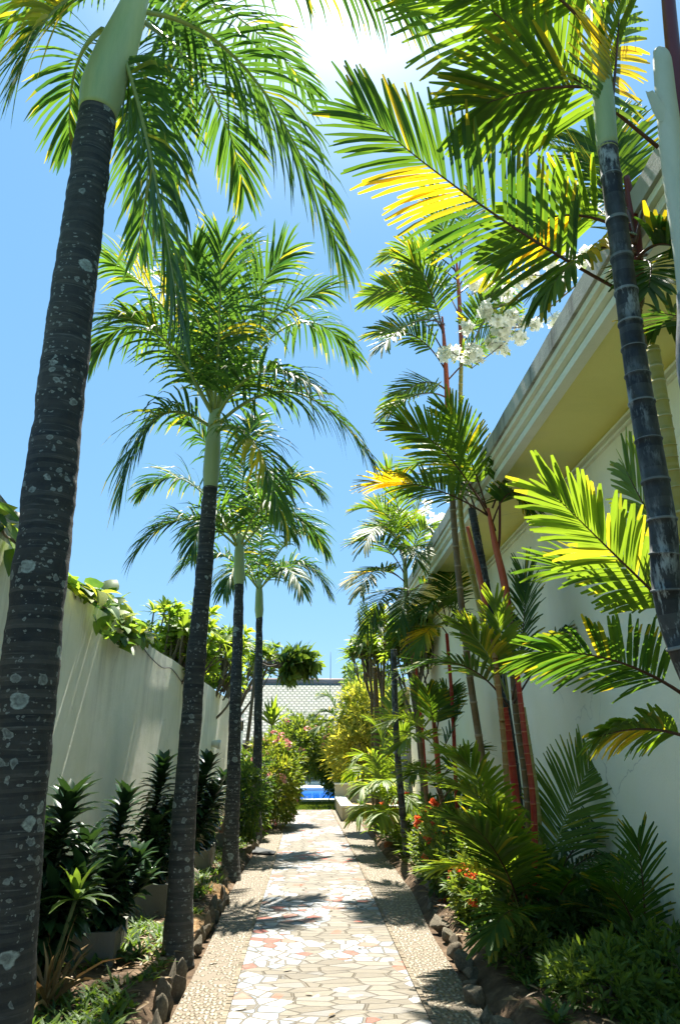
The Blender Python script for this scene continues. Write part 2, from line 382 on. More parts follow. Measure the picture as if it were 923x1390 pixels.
def frond(parent, b, c, t, kind='adonidia', n=44, L=.5, w=.03, roll=0, seed=0, lift=25, droop=.55, a0=68, a1=22, t0=.12, yellow=None,
          r0=.014, tone=.5, mats=None, jitter=1.0):
    """one feather leaf: stalk along a quadratic curve b-c-t, n leaflets on each side. yellow=(k0,k1,side)"""
    rn = random.Random(seed*7919+n); b, c, t = V(b), V(c), V(t); mb = MB()
    K = 16; rp = [bez(b, c, t, i/K) for i in range(K+1)]; sk = MB()
    sk.tube(rp, [r0*(1-.85*i/K) for i in range(K+1)], 6, 0, [.5]*(K+1), True)
    H = t-b; H.z = 0
    if H.length < .15: H = V((rn.uniform(-1, 1), rn.uniform(-1, 1), 0))
    S0 = H.normalized().cross(V((0, 0, 1)))
    prof = (.45, 1, .95, .7, .06) if kind != 'wax' else (.5, .95, 1, .92, .42)
    for i in range(n):
        k = t0+(1-t0)*(i+.5)/n
        for sgn in (1, -1):
            if rn.random() < .03*jitter: continue
            kk = min(.999, max(0, k+rn.uniform(-.3, .3)/n))
            p = bez(b, c, t, kk); T = ((c-b)*(1-kk)+(t-c)*kk).normalized()
            S = (S0-T*S0.dot(T)); S = S.normalized() if S.length > 1e-3 else T.orthogonal().normalized()
            N = S.cross(T).normalized(); cr, sr = math.cos(R(roll)), math.sin(R(roll)); S2 = S*cr+N*sr; N2 = N*cr-S*sr
            u = (kk-t0)/(1-t0)
            a = R(a0+(a1-a0)*u**1.2+rn.gauss(0, 3.5)*jitter); lf = R(lift*(1-.4*u)+rn.gauss(0, 14 if kind != 'wax' else 5)*jitter)
            d = T*math.cos(a)+(S2*sgn*math.cos(lf)+N2*math.sin(lf))*math.sin(a)
            ln = L*(.30+.70*math.sin(math.pi*min(1, .16+.72*u))**.8)*rn.uniform(.9, 1.06)
            if kind == 'wax': ln = L*(.55+.45*math.sin(math.pi*min(1, .22+.60*u)))*rn.uniform(.94, 1.04)
            up = N2-d*N2.dot(d); up = (up+S2*sgn*rn.gauss(0, .25)*jitter)
            tn = min(1, max(0, tone+rn.gauss(0, .16))); ye = 0
            if yellow and yellow[0] <= u <= yellow[1] and (yellow[2] == 0 or yellow[2] == sgn): ye = min(1, max(0, rn.gauss(.75, .22)*min(1, .25+(u-yellow[0])/.08, .25+(yellow[1]-u)/.08)))
            elif rn.random() < .04: ye = rn.uniform(.2, .6)
            if rn.random() < .05: ln *= rn.uniform(.45, .75)
            mb.blade(p, d, up, ln, w*rn.uniform(.8, 1.15), droop*rn.uniform(.6, 1.5)*(ln/L), prof, rn.uniform(.1, .35), 0, (tn, ye), curl=rn.gauss(0, .12))
            if rn.random() < .22: mb.tt[-1] = mb.tt[-2] = (tn*.5, min(1, ye+rn.uniform(.15, .5)))
    # the pair at the very tip
    T = (t-c).normalized(); S = S0-T*S0.dot(T); S = S.normalized() if S.length > 1e-3 else T.orthogonal(); N = S.cross(T)
    for sgn in (1, -1): mb.blade(t, T+S*sgn*.25, N, L*.45, w, droop*.6, prof, .2, 0, (tone, 0))
    mats = mats or [M['leaf_adonidia'], M['rachis_green']]
    o = mb.build('frond', mats[0], parent); sub(sk.build('stalk', mats[1]), o); return o

def trunk_part(parent, pts, r_bot, r_top, mat, name='trunk', seg=28, ring=.07, flare=1.35, seed=1, n=None, bulge=0):
    rn = random.Random(seed); L = sum((V(pts[i+1])-V(pts[i])).length for i in range(len(pts)-1))
    n = n or int(L/ring*4); path = smooth_path(pts, n); rads = []; tints = []
    wob = [rn.uniform(-.006, .006) for _ in range(n+1)]
    for i in range(n+1):
        u = i/n; z = u*L
        r = r_bot+(r_top-r_bot)*u+r_bot*(flare-1)*math.exp(-z/.22)+bulge*math.sin(math.pi*u)
        ph = (i % 4)
        r *= 1+(.011 if ph == 0 else -.003)+wob[i]*.9
        rads.append(r); tints.append((.36 if ph == 0 else .20)+rn.uniform(-.12, .12)+.35*math.exp(-z/1.0))
    mb = MB(); mb.tube(path, rads, seg, 0, tints, True)
    for i, v in enumerate(mb.v):                                   # uneven surface
        q = V(v); k = noise.noise(q*5)*.010+noise.noise(q*17)*.004
        a = path[min(i//seg, n)]; d = (q-a); d = d.normalized() if d.length else d
        mb.v[i] = tuple(q+d*k)
    return mb.build(name, mat, parent)

def cane(parent, pts, r0, r1, mat, name='cane', gap=.2, seg=14, seed=0, base=.12, ringt=.95):
    rn = random.Random(seed); L = sum((V(pts[i+1])-V(pts[i])).length for i in range(len(pts)-1)); fine = smooth_path(pts, 240)
    zs = []; z = 0
    while z < L-.02:
        g = gap*rn.uniform(.8, 1.2)*(1-.35*z/L); rw = rn.uniform(.006, .016); zs += [(z, 0), (z+g*.25, 0), (z+g*.5, 0), (z+g*.75, 0), (z+g-rw-.006, 0), (z+g-rw, 1), (z+g-.002, 1)]; z += g
    zs = [q for q in zs if q[0] <= L]+[(L, 0)]
    path = []; rads = []; tints = []
    for z, k in zs:
        path.append(fine[min(240, int(z/L*240))] if False else fine[min(239, int(z/L*240))].lerp(fine[min(240, int(z/L*240)+1)], z/L*240-int(z/L*240) if z < L else 0))
        rads.append((r0+(r1-r0)*z/L)*(1.10 if k else 1.0)); tints.append(ringt*rn.uniform(.55, 1) if k else base+rn.uniform(-.05, .12))
    mb = MB(); mb.tube(path, rads, seg, 0, tints, True)
    return mb.build(name, mat, parent)

def simple_tube(parent, pts, rads, mat, name, seg=12, n=24, smoothed=True):
    path = smooth_path(pts, n); m = len(rads)-1
    rr = []
    for i in range(n+1):
        u = i/n*m; k = min(int(u), m-1); f = u-k; rr.append(rads[k]*(1-f)+rads[k+1]*f)
    mb = MB(); mb.tube(path, rr, seg, 0, None, True)
    return mb.build(name, mat, parent)

# ------------------------------------------------------------------ the ground, path and beds
def sheet(name, poly, z, mat, thick=0):
    mb = MB(); b = [mb.vert((x, y, z)) for x, y in poly]; mb.face(b); return struct(mb.build(name, mat, None, False))
def strip(name, left, right, z, mat):
    mb = MB()
    for (a, b_) in zip(left, right): mb.vert((a[0], a[1], z)); mb.vert((b_[0], b_[1], z))
    for i in range(len(left)-1): mb.face((2*i, 2*i+1, 2*i+3, 2*i+2))
    return struct(mb.build(name, mat, None, False))
sheet('ground', [(-150, -60), (150, -60), (150, 400), (-150, 400)], -.05, M['lawn'])
mb = MB(); nx, ny = 40, 160                                       # bed soil, uneven
for j in range(ny+1):
    for i in range(nx+1):
        x = -2.3+5.2*i/nx; y = -2+25*j/ny
        h = .02+.035*noise.noise(V((x*2.2, y*2.2, 0)))+.02*noise.noise(V((x*7, y*7, 3)))
        inp = (-.95 < x < 1.25)
        if inp: h = -.02
        mb.vert((x, y, h+(.0 if inp else .06)))
for j in range(ny):
    for i in range(nx): a = j*(nx+1)+i; mb.face((a, a+1, a+nx+2, a+nx+1))
struct(mb.build('soil', M['soil'], None))
def edge(pts, n=60): return [(p.x, p.y) for p in smooth_path([V((x, y, 0)) for x, y in pts], n)]
PL = edge([(-.46, -2), (-.47, 4), (-.48, 8), (-.47, 12), (-.48, 17), (-.52, 22.7)])
PR = edge([(.80, -2), (.78, 4), (.77, 7), (.78, 12), (.76, 17), (.72, 22.7)])
BL = edge([(-.80, -2), (-.80, 4), (-.80, 7), (-.86, 9.6), (-.84, 12), (-.80, 16), (-.78, 22.7)])
BR = edge([(1.12, -2), (1.12, 4), (1.12, 7), (1.22, 9), (1.32, 11.5), (1.42, 15), (1.40, 18.5), (1.38, 22.7)])
strip('path', PL, PR, .012, M['mosaic'])
strip('pavement', BL, PL, .008, M['pebble']); strip('pavement', PR, BR, .008, M['pebble'])
# thin raised kerb line of set stones each side of the mosaic
for E, nm in ((PL, 'kerb'), (PR, 'kerb')):
    mb = MB()
    rnk = random.Random(4)
    for i in range(len(E)-1):
        (x0, y0), (x1, y1) = E[i], E[i+1]; m = 7
        for k in range(m):
            if y0 < -1: continue
            u = k/m; x = x0+(x1-x0)*u; y = y0+(y1-y0)*u; l = (y1-y0)/m*.86
            mb.box((x-.016, y, 0), (x+.016, y+l, .022+rnk.uniform(0, .004)), tint=(rnk.random(), 0))
    struct(mb.build(nm, M['rock'], None, False))
sheet('lawn', [(-2.1, 22.7), (3.2, 22.7), (3.2, 26.6), (-2.1, 26.6)], .0, M['lawn'])
mb = MB(); rn = random.Random(3)
for i in range(9000):
    x = rn.uniform(-1.7, 2.6); y = rn.uniform(22.75, 26.2)
    mb.blade(V((x, y, 0)), V((rn.gauss(0, .3), rn.gauss(0, .3), 1)), V((rn.gauss(0, 1), rn.gauss(0, 1), .1)), rn.uniform(.04, .09), .012, .3, (.6, 1, .1), .2, 0, (rn.random(), rn.choice((0, 0, .2))), n=2)
stuff(mb.build('grass', M['grass']), 'short green lawn grass between the mosaic path and the pool', 'grass')

# pool terrace
mb = MB(); mb.box((-9, 26.6, -.04), (9, 27.3, .06)); mb.box((-9, 35.2, -.04), (9, 38.5, .10)); struct(mb.build('terrace', M['cornice'], None, False))
mb = MB(); mb.box((-9, 27.3, -.9), (9, 35.2, -.02)); o = mb.build('pool_water', M['water'], None, False); struct(o)

# ------------------------------------------------------------------ left boundary wall
lw = thing('boundary_wall', 'tall weathered off-white rendered wall along the left planting bed', 'wall', (-2.2, 10, 0))
mb = MB()
ys = [-3+i*.5 for i in range(57)]
def ltop(y): return 2.86+.012*math.sin(y*1.7)+.012*noise.noise(V((y, 0, 0)))
for i in range(len(ys)-1):
    y0, y1 = ys[i], ys[i+1]; b0 = len(mb.v)
    for (y, x, z) in ((y0, -2.1, 0), (y0, -2.1, ltop(y0)), (y0, -2.3, ltop(y0)), (y0, -2.3, 0), (y1, -2.1, 0), (y1, -2.1, ltop(y1)), (y1, -2.3, ltop(y1)), (y1, -2.3, 0)):
        mb.vert((x, y, z))
    for q in ((0, 4, 5, 1), (1, 5, 6, 2), (2, 6, 7, 3)): mb.face([b0+k for k in q])
mb.face([len(mb.v)-4+k for k in (0, 3, 2, 1)]); mb.face((0, 1, 2, 3))
mb.build('wall', M['wall_left'], lw, False)
# rough coping block at the near end
mb = MB(); bm = bmesh.new(); bmesh.ops.create_cube(bm, size=1); bmesh.ops.subdivide_edges(bm, edges=bm.edges, cuts=6, use_grid_fill=True)
for v in bm.verts:
    v.co = V((v.co.x*.42, v.co.y*1.5, v.co.z*.32)); v.co += v.co.normalized()*noise.noise(v.co*7)*.05
me = bpy.data.meshes.new('coping'); bm.to_mesh(me); bm.free(); me.materials.append(M['fascia'])
o = bpy.data.objects.new('coping', me); COL.objects.link(o); o.location = V((-2.32, 5.0, 2.98))-V((-2.2, 10, 0)); o.parent = lw
# cable
o = simple_tube(None, [(-2.09, 8.9, 2.86), (-2.085, 9.6, 2.72), (-2.085, 10.6, 2.66), (-2.085, 11.4, 2.72), (-2.09, 12.6, 2.60)], [.007, .007], M['dark_metal'], 'wall_cable', 6, 20)
tag(o, 'thin black cable sagging near the top of the weathered left wall', 'cable')

# lantern on the wall
def lantern(x, y, z):
    t = thing('wall_lantern', 'small black wall lantern with amber glass on the left wall behind the palms', 'lantern', (x, y, z))
    m = MB(); m.box((x, y-.05, z-.1), (x+.02, y+.05, z+.16)); m.box((x, y-.015, z+.11), (x+.2, y+.015, z+.14)); m.build('bracket', M['dark_metal'], t, False)
    cx = x+.2
    m = MB(); m.box((cx-.07, y-.07, z-.17), (cx+.07, y+.07, z+.05)); gl = m.build('glass', M['amber'], None, False)
    m = MB()
    for sx in (-1, 1):
        for sy in (-1, 1): m.box((cx+sx*.078-.012, y+sy*.078-.012, z-.19), (cx+sx*.078+.012, y+sy*.078+.012, z+.07))
    m.box((cx-.095, y-.095, z-.2), (cx+.095, y+.095, z-.172)); sub(gl, m.build('frame', M['dark_metal'], t, False))
    m = MB(); b = [m.vert((cx+a*.12, y+c*.12, z+.072)) for a, c in ((-1, -1), (1, -1), (1, 1), (-1, 1))]; tp = [m.vert((cx+a*.04, y+c*.04, z+.15)) for a, c in ((-1, -1), (1, -1), (1, 1), (-1, 1))]
    for k in range(4): m.face((b[k], b[(k+1) % 4], tp[(k+1) % 4], tp[k]))
    m.face(tp); m.face(b[::-1]); m.build('roof_cap', M['dark_metal'], t, False)
lantern(-2.1, 21.5, 2.32)
mb = MB(); mb.tube([(-2.1, 17.0, 1.72), (-2.0, 17.0, 1.72), (-1.93, 17.0, 1.70)], [.06, .085, .10], 14); mb.tube([(-1.93, 17.0, 1.70), (-1.925, 17.0, 1.70)], [.105, .105], 14)
tag(mb.build('spotlight', M['white_paint']), 'small round white spotlight mounted low on the left wall', 'spotlight')

# ------------------------------------------------------------------ right building
rb = thing('garden_building', 'long cream building with deep pale yellow eaves on the right side', 'building', (2.75, 9, 0))
Y0, Y1 = -3.0, 19.5
def extrude_profile(name, prof, mat, y0=Y0, y1=Y1, parent=rb, smooth=False, sub=1, jag=None):
    m = MB(); n = len(prof); ks = [y0+(y1-y0)*i/sub for i in range(sub+1)]
    for y in ks:
        for j, (x, z) in enumerate(prof): m.vert((x, y, z+(jag(y, j) if jag else 0)))
    for i in range(sub):
        for k in range(n): k2 = (k+1) % n; m.face((i*n+k, i*n+k2, (i+1)*n+k2, (i+1)*n+k))
    m.face(list(range(n))[::-1]); m.face([sub*n+k for k in range(n)])
    return m.build(name, mat, parent, smooth)
extrude_profile('wall', [(2.65, 0), (2.65, 4.20), (2.95, 4.20), (2.95, 0)], M['wall_right'])
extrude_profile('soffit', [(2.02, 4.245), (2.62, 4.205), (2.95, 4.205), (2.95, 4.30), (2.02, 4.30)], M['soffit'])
extrude_profile('joint_trim', [(2.60, 4.13), (2.60, 4.155), (2.648, 4.155), (2.648, 4.13)], M['cornice'])
extrude_profile('joint_trim', [(2.615, 4.075), (2.615, 4.10), (2.648, 4.10), (2.648, 4.075)], M['cornice'])
# stepped cornice: band, cove, band
extrude_profile('cornice', [(1.93, 4.205), (2.02, 4.205), (2.02, 4.305), (1.955, 4.305), (1.93, 4.27)], M['cornice'])
extrude_profile('cornice', [(1.905, 4.31), (2.15, 4.31), (2.15, 4.375), (1.905, 4.375)], M['cornice'])
extrude_profile('cornice', [(1.87, 4.38), (2.15, 4.38), (2.15, 4.43), (1.87, 4.43)], M['cornice'])
extrude_profile('fascia', [(1.845, 4.435), (2.9, 4.435), (2.9, 4.60), (1.85, 4.60)], M['fascia'], sub=120,
                jag=lambda y, j: (.012*noise.noise(V((y*3, 1, 0)))+.006*noise.noise(V((y*14, 2, 0)))) if j == 3 else 0)
# wing set back at the far end, with louvered window
mb = MB(); mb.box((3.3, 19.5, 0), (7, 33, 3.35)); mb.build('wing_wall', M['planter_yellow'], rb, False)
mb = MB(); mb.box((2.95, 19.52, 3.36), (7.2, 33.4, 3.56)); mb.build('wing_eave', M['cornice'], rb, False)
mb = MB(); mb.box((3.0, 19.52, 0), (3.16, 19.75, 3.35)); mb.build('pillar', M['white_paint'], rb, False)
for yy in (22.2, 27.0):
    fr = MB(); fr.box((3.255, yy, 1.0), (3.298, yy+.07, 2.6)); fr.box((3.255, yy+1.6, 1.0), (3.298, yy+1.67, 2.6)); fr.box((3.255, yy, 2.6), (3.298, yy+1.67, 2.67)); fr.box((3.255, yy, .93), (3.298, yy+1.67, 1.0))
    f = fr.build('window', M['white_paint'], rb, False)
    lv = MB(); lv.box((3.285, yy+.07, 1.0), (3.299, yy+1.6, 2.6))
    for k in range(20): lv.box((3.262, yy+.07, 1.01+k*.08), (3.282, yy+1.6, 1.045+k*.08))
    sub(lv.build('louver', M['louver'], None, False), f)
# roof slab of building behind the fascia
mb = MB(); mb.box((2.95, Y0, 4.205), (8, Y1, 4.5)); mb.build('roof', M['fascia'], rb, False)

# ------------------------------------------------------------------ pavilion beyond the pool
pv = thing('pool_pavilion', 'open pavilion with a broad pale tiled hip roof beyond the blue pool', 'pavilion', (0, 42, 0))
def roof_faces():
    m = MB(); uv = []
    E = [(-7.5, 38.6, 2.15), (9.5, 38.6, 2.15), (9.5, 51, 2.15), (-7.5, 51, 2.15)]; Rg = [(-2.6, 43.6, 5.45), (6.2, 43.6, 5.45)]
    for p in E+Rg: m.vert(p)
    fs = [(0, 1, 5, 4), (2, 3, 4, 5), (3, 0, 4), (1, 2, 5)]
    for f in fs: m.face(f)
    m.face((3, 2, 1, 0))
    o = m.build('roof', M['roof'], pv, False); me = o.data; ul = me.uv_layers.new(name='UVMap')
    for p in me.polygons:
        co = [V(me.vertices[i].co) for i in p.vertices]; e = (co[1]-co[0]).normalized(); nrm = p.normal; f = nrm.cross(e)
        for li, c in zip(p.loop_indices, co): ul.data[li].uv = ((c-co[0]).dot(e), (c-co[0]).dot(f))
    return o
rf = roof_faces()
m = MB(); m.tube([(-2.7, 43.6, 5.47), (6.3, 43.6, 5.47)], [.20, .20], 8); 
for a, b_ in (((-2.6, 43.6, 5.45), (-7.5, 38.6, 2.2)), ((6.2, 43.6, 5.45), (9.5, 38.6, 2.2))): m.tube([a, b_], [.13, .13], 8)
m.build('ridge', M['ridge'], pv)
m = MB(); m.box((-7.3, 38.7, 1.98), (9.3, 38.85, 2.14)); m.build('fascia', M['ridge'], pv, False)
m = MB(); m.box((-7, 38.9, 0), (9, 50, .22)); m.build('platform', M['cornice'], pv, False)
m = MB(); m.box((-7, 49.5, .22), (9, 49.8, 2.14)); m.box((-7.2, 38.9, .22), (-7, 49.8, 2.14)); m.box((9, 38.9, .22), (9.2, 49.8, 2.14)); m.build('back_wall', M['interior'], pv, False)
for x in (-5, -2.2, 2.6, 5.5): m = MB(); m.box((x-.12, 39.2, .22), (x+.12, 39.44, 2.1)); m.build('post', M['bark'], pv, False)
def patio_chair(x, y, lab):
    t = thing('patio_chair', lab, 'chair', (x, y, .22), 'white chairs in the shaded pavilion')
    m = MB(); m.box((x-.28, y-.28, .62), (x+.28, y+.28, .68)); m.build('seat', M['white_paint'], t, False)
    m = MB(); m.box((x-.28, y+.24, .95), (x+.28, y+.28, 1.06)); m.box((x-.28, y+.24, .78), (x+.28, y+.28, .86)); m.box((x-.28, y+.24, .68), (x-.23, y+.28, 1.05)); m.box((x+.23, y+.24, .68), (x+.28, y+.28, 1.05)); m.build('backrest', M['white_paint'], t, False)
    for sx in (-1, 1):
        for sy in (-1, 1): m = MB(); m.box((x+sx*.25-.02, y+sy*.25-.02, .22), (x+sx*.25+.02, y+sy*.25+.02, .62)); m.build('leg', M['white_paint'], t, False)
patio_chair(.05, 40.8, 'white patio chair on the left in the shaded pavilion behind the pool')
patio_chair(.95, 40.9, 'white patio chair on the right in the shaded pavilion behind the pool')

# low buff planter bench on the right of the path end
pb = thing('masonry_planter', 'low buff masonry planter with raised back at the far end of the path', 'planter', (1.75, 21, 0))
m = MB(); m.box((.86, 19.0, 0), (1.10, 23.2, .30)); m.box((1.10, 19.0, 0), (2.5, 19.24, .298)); m.box((2.5, 19.0, 0), (2.7, 23.4, .296)); m.build('wall', M['planter_yellow'], pb, False)
m = MB(); m.box((.84, 23.2, 0), (2.7, 23.42, .66)); m.build('back_wall', M['planter_yellow'], pb, False)
m = MB(); m.box((.83, 18.97, .302), (1.13, 23.19, .345)); m.box((1.13, 18.97, .300), (2.72, 19.27, .343)); m.box((.82, 23.17, .662), (2.72, 23.45, .70)); m.build('coping', M['cornice'], pb, False)
m = MB(); m.box((1.10, 19.24, .05), (2.5, 23.2, .2)); m.build('soil_fill', M['mulch'], pb, False)

# thin black slab: shadow by the fourth palm painted onto the left pebble border
m = MB(); m.vert((-.86, 12.9, .035)); m.vert((-.5, 12.75, .035)); m.vert((-.47, 13.05, .035)); m.vert((-.86, 13.75, .035))
for p in list(m.v): m.vert((p[0], p[1], .009))
m.face((0, 1, 2, 3)); 
for k in range(4): m.face((k, 4+k, 4+(k+1) % 4, (k+1) % 4))
tag(m.build('shadow_slab', M['shadow_black'], None, False), 'flat black slab standing in for the shadow on the left pebble border', 'slab')

# ------------------------------------------------------------------ edging rocks
def rock_mesh(seed, mat):
    bm = bmesh.new(); bmesh.ops.create_icosphere(bm, subdivisions=3, radius=1); rn = random.Random(seed); off = V((seed*3.1, seed*1.7, 0))
    pl = [(V((rn.gauss(0, 1), rn.gauss(0, 1), rn.gauss(0, 1))).normalized(), rn.uniform(.42, .75)) for _ in range(18)]
    for v in bm.verts:
        for n_, d in pl:
            k = v.co.dot(n_)
            if k > d: v.co -= n_*(k-d)*.97
        v.co *= 1+.16*noise.noise(v.co*1.3+off)+.06*noise.noise(v.co*4+off)
    me = bpy.data.meshes.new('edging_rock'); bm.to_mesh(me); bm.free(); me.materials.append(mat)
    for p in me.polygons: p.use_smooth = True
    return me
RM = [rock_mesh(i, M['rock']) for i in range(5)]; RR = rock_mesh(9, M['rock_red'])
rn = random.Random(11)
def put_rock(x, y, sx, sy, sz, me=None, lab=None, group=None, z=None):
    o = bpy.data.objects.new('edging_rock', me or rn.choice(RM)); COL.objects.link(o)
    o.location = (x, y, sz*.45 if z is None else z); o.scale = (sx, sy, sz); o.rotation_euler = (rn.uniform(-.15, .15), rn.uniform(-.15, .15), rn.uniform(0, 6.28))
    tag(o, lab, 'rock', group)
y = 4.6
while y < 21:
    if not (10.2 < y < 10.75 or 14.2 < y < 14.8 or 6.25 < y < 6.8):
        xb = -.86 if y < 9 else -.90
        put_rock(xb+rn.uniform(-.05, .03)+(-.06 if 9.5 < y < 13 else 0), y, rn.uniform(.035, .06), rn.uniform(.07, .11), rn.uniform(.09, .15), None, 'upright buff rock in the edging row of the left palm bed', 'rocks edging the left bed')
    y += rn.uniform(.15, .21)
y = 4.8
while y < 18.3:
    xb = 1.16+.065*(y-6.5) if y < 11 else 1.42
    s = rn.uniform(.65, 1.2)
    put_rock(xb+rn.uniform(-.03, .05)+.03, y, .085*s, .12*s, .10*s, None, 'rounded brown rock in the edging row of the right bed', 'rocks edging the right bed')
    y += rn.uniform(.22, .34)
put_rock(1.42, 13.2, .22, .16, .13, RR, 'reddish clay rock at the edge of the right bed beside the pebbles', None, .1)
put_rock(1.5, 9.0, .24, .2, .2, RM[2], 'largest brown boulder at the corner of the right bed', None, .12)
put_rock(-1.35, 10.0, .12, .16, .16, RM[1], 'pale rock leaning beside the second ringed palm trunk', None)
put_rock(-1.55, 7.9, .17, .14, .15, RM[3], 'loose brown rock lying between the dracaenas and the palm trunk', None)

# sunlit mulch mounds between the left palms
def mound(x, y, rx, ry, h, lab):
    m = MB(); n, k = 10, 24; c = m.vert((x, y, h+.07))
    rings = []
    for i in range(1, n+1):
        u = i/n; ring = []
        for j in range(k):
            a = 2*math.pi*j/k; px, py = x+rx*u*math.cos(a), y+ry*u*math.sin(a)
            ring.append(m.vert((px, py, .07+h*.7*(1-u*u)-.03*u+.02*noise.noise(V((px*9, py*9, 0))))))
        rings.append(ring)
    for j in range(k): m.face((c, rings[0][j], rings[0][(j+1) % k]))
    for i in range(n-1):
        for j in range(k): m.face((rings[i][j], rings[i+1][j], rings[i+1][(j+1) % k], rings[i][(j+1) % k]))
    tag(m.build('mulch_mound', M['mulch']), lab, 'mulch')
mound(-1.06, 9.3, .20, .5, .09, 'rounded tan mulch mound at the foot of the third palm')
mound(-1.03, 7.65, .2, .55, .07, 'tan mulch heap behind edging rocks nearest the second palm')

# ------------------------------------------------------------------ planter boxes on the left
def planter(x, y, rz, lx, ly, h, lab):
    t = thing('planter_box', lab, 'planter', (x, y, .04), 'concrete planter boxes along the left wall')
    Mx = Matrix.Translation((x, y, .04)) @ Matrix.Rotation(rz, 4, 'Z'); w = .035
    m = MB(); m.box((-lx, -ly, 0), (-lx+w, ly, h), mat=Mx); m.box((lx-w, -ly, 0), (lx, ly, h), mat=Mx)
    m.box((-lx+w, -ly, 0), (lx-w, -ly+w, h-.001), mat=Mx); m.box((-lx+w, ly-w, 0), (lx-w, ly, h-.001), mat=Mx); m.build('box', M['concrete'], t, False)
    m = MB(); m.box((-lx+w, -ly+w, .02), (lx-w, ly-w, h-.06), mat=Mx); m.build('soil_fill', M['soil'], t, False)
planter(-1.62, 6.45, .06, .22, .28, .24, 'grey concrete planter box nearest the camera holding dark dracaena')
planter(-1.52, 8.45, -.05, .24, .6, .30, 'long grey concrete planter box beside the tan mulch mound')
planter(-1.50, 10.9, .03, .24, .5, .30, 'grey concrete planter box behind the third palm trunk')
planter(-1.35, 13.1, .0, .22, .45, .30, 'farthest grey concrete planter box left of the fourth palm')

# ------------------------------------------------------------------ Manila palms
UP = V((0, 0, 1))
def adonidia(parent, specs, n=44, L=.62, w=.037, seed0=0, tone=.45, **kw):
    for i, sp in enumerate(specs):
        b, c, t = sp[:3]; ex = dict(sp[3]) if len(sp) > 3 else {}
        a = dict(n=n, L=L, w=w, seed=seed0+i, tone=tone, lift=28, droop=.9, r0=.02, a0=66, a1=20); a.update(kw); a.update(ex); a['L'] *= 1.2; a['n'] = int(a['n']*1.1); a['w'] *= .82
        frond(parent, b, c, t, 'adonidia', **a)
def extra_crown(parent, base, k, length, seed, az0=0, az1=360, e0=75, **kw):
    rn = random.Random(seed)
    for i in range(k):
        az = R(az0+(az1-az0)*(i+.5)/k+rn.uniform(-9, 9)); el = R(e0+rn.uniform(-14, 10)); h = V((math.cos(az), math.sin(az), 0))
        l = length*rn.uniform(.85, 1.1); c = V(base)+(h*math.cos(el)+UP*math.sin(el))*l*.62; t = V(base)+h*l*.82+UP*(l*rn.uniform(-.15, .35))
        a = dict(n=44, L=.5, w=.032, seed=seed*31+i, tone=.42, lift=28, droop=.9, r0=.02); a.update(kw)
        frond(parent, V(base), c, t, 'adonidia', **a)

p1 = thing('manila_palm', 'nearest and thickest palm with lichen spotted dark trunk at the left edge', 'palm tree', (-1.18, 3.4, 0), 'Manila palms along the left bed')
T1 = [(-1.16, 3.4, -.02), (-1.21, 3.4, .8), (-1.26, 3.4, 1.89), (-1.32, 3.4, 3.59), (-1.355, 3.4, 5.2)]
trunk_part(p1, T1, .146, .108, M['trunk'], seed=1, seg=40, flare=1.25)
simple_tube(p1, [(-1.355, 3.4, 5.19), (-1.34, 3.41, 5.5), (-1.26, 3.44, 6.1), (-1.2, 3.47, 6.7)], [.112, .135, .125, .085, .06], M['crownshaft'], 'crownshaft', 22)
adonidia(p1, [
 ((-1.263, 3.450, 6.181), (-0.466, 3.900, 6.808), (0.182, 4.200, 4.827), dict(L=.62, n=52, roll=-8, droop=1.2, w=.036)),
 ((-1.298, 3.400, 5.803), (-1.063, 3.300, 5.309), (-0.788, 3.600, 3.927), dict(L=.55, n=46, droop=1.3, roll=10)),
 ((-1.399, 3.400, 6.281), (-1.677, 3.200, 6.113), (-1.767, 3.200, 5.306), dict(L=.5, tone=.8, yellow=(.3,.7,0))),
 ((-1.284, 3.500, 6.889), (-0.186, 3.400, 7.287), (0.678, 3.600, 6.540), dict(L=.6, droop=1.4, yellow=(.5,.8,1))),
 ((-1.449, 3.500, 6.062), (-1.902, 4.000, 6.464), (-1.935, 4.400, 6.005), dict(L=.42, n=34)),
 ((-1.304, 3.500, 5.863), (-1.210, 4.200, 6.673), (-1.354, 4.600, 5.196), dict(L=.5)),
 ((-1.268, 3.500, 6.214), (-0.843, 4.600, 7.103), (-0.665, 5.200, 6.368), dict(L=.5)),
 ((-1.293, 3.600, 6.498), (-1.068, 5.000, 8.915), (-0.090, 6.000, 8.518), dict(L=.5)),
 ((-1.364, 3.500, 6.651), (-1.732, 4.400, 8.776), (-1.359, 5.600, 8.630), dict(L=.5)),
], seed0=100)
extra_crown(p1, (-1.2, 3.47, 6.6), 4, 2.1, 5, 60, 300)

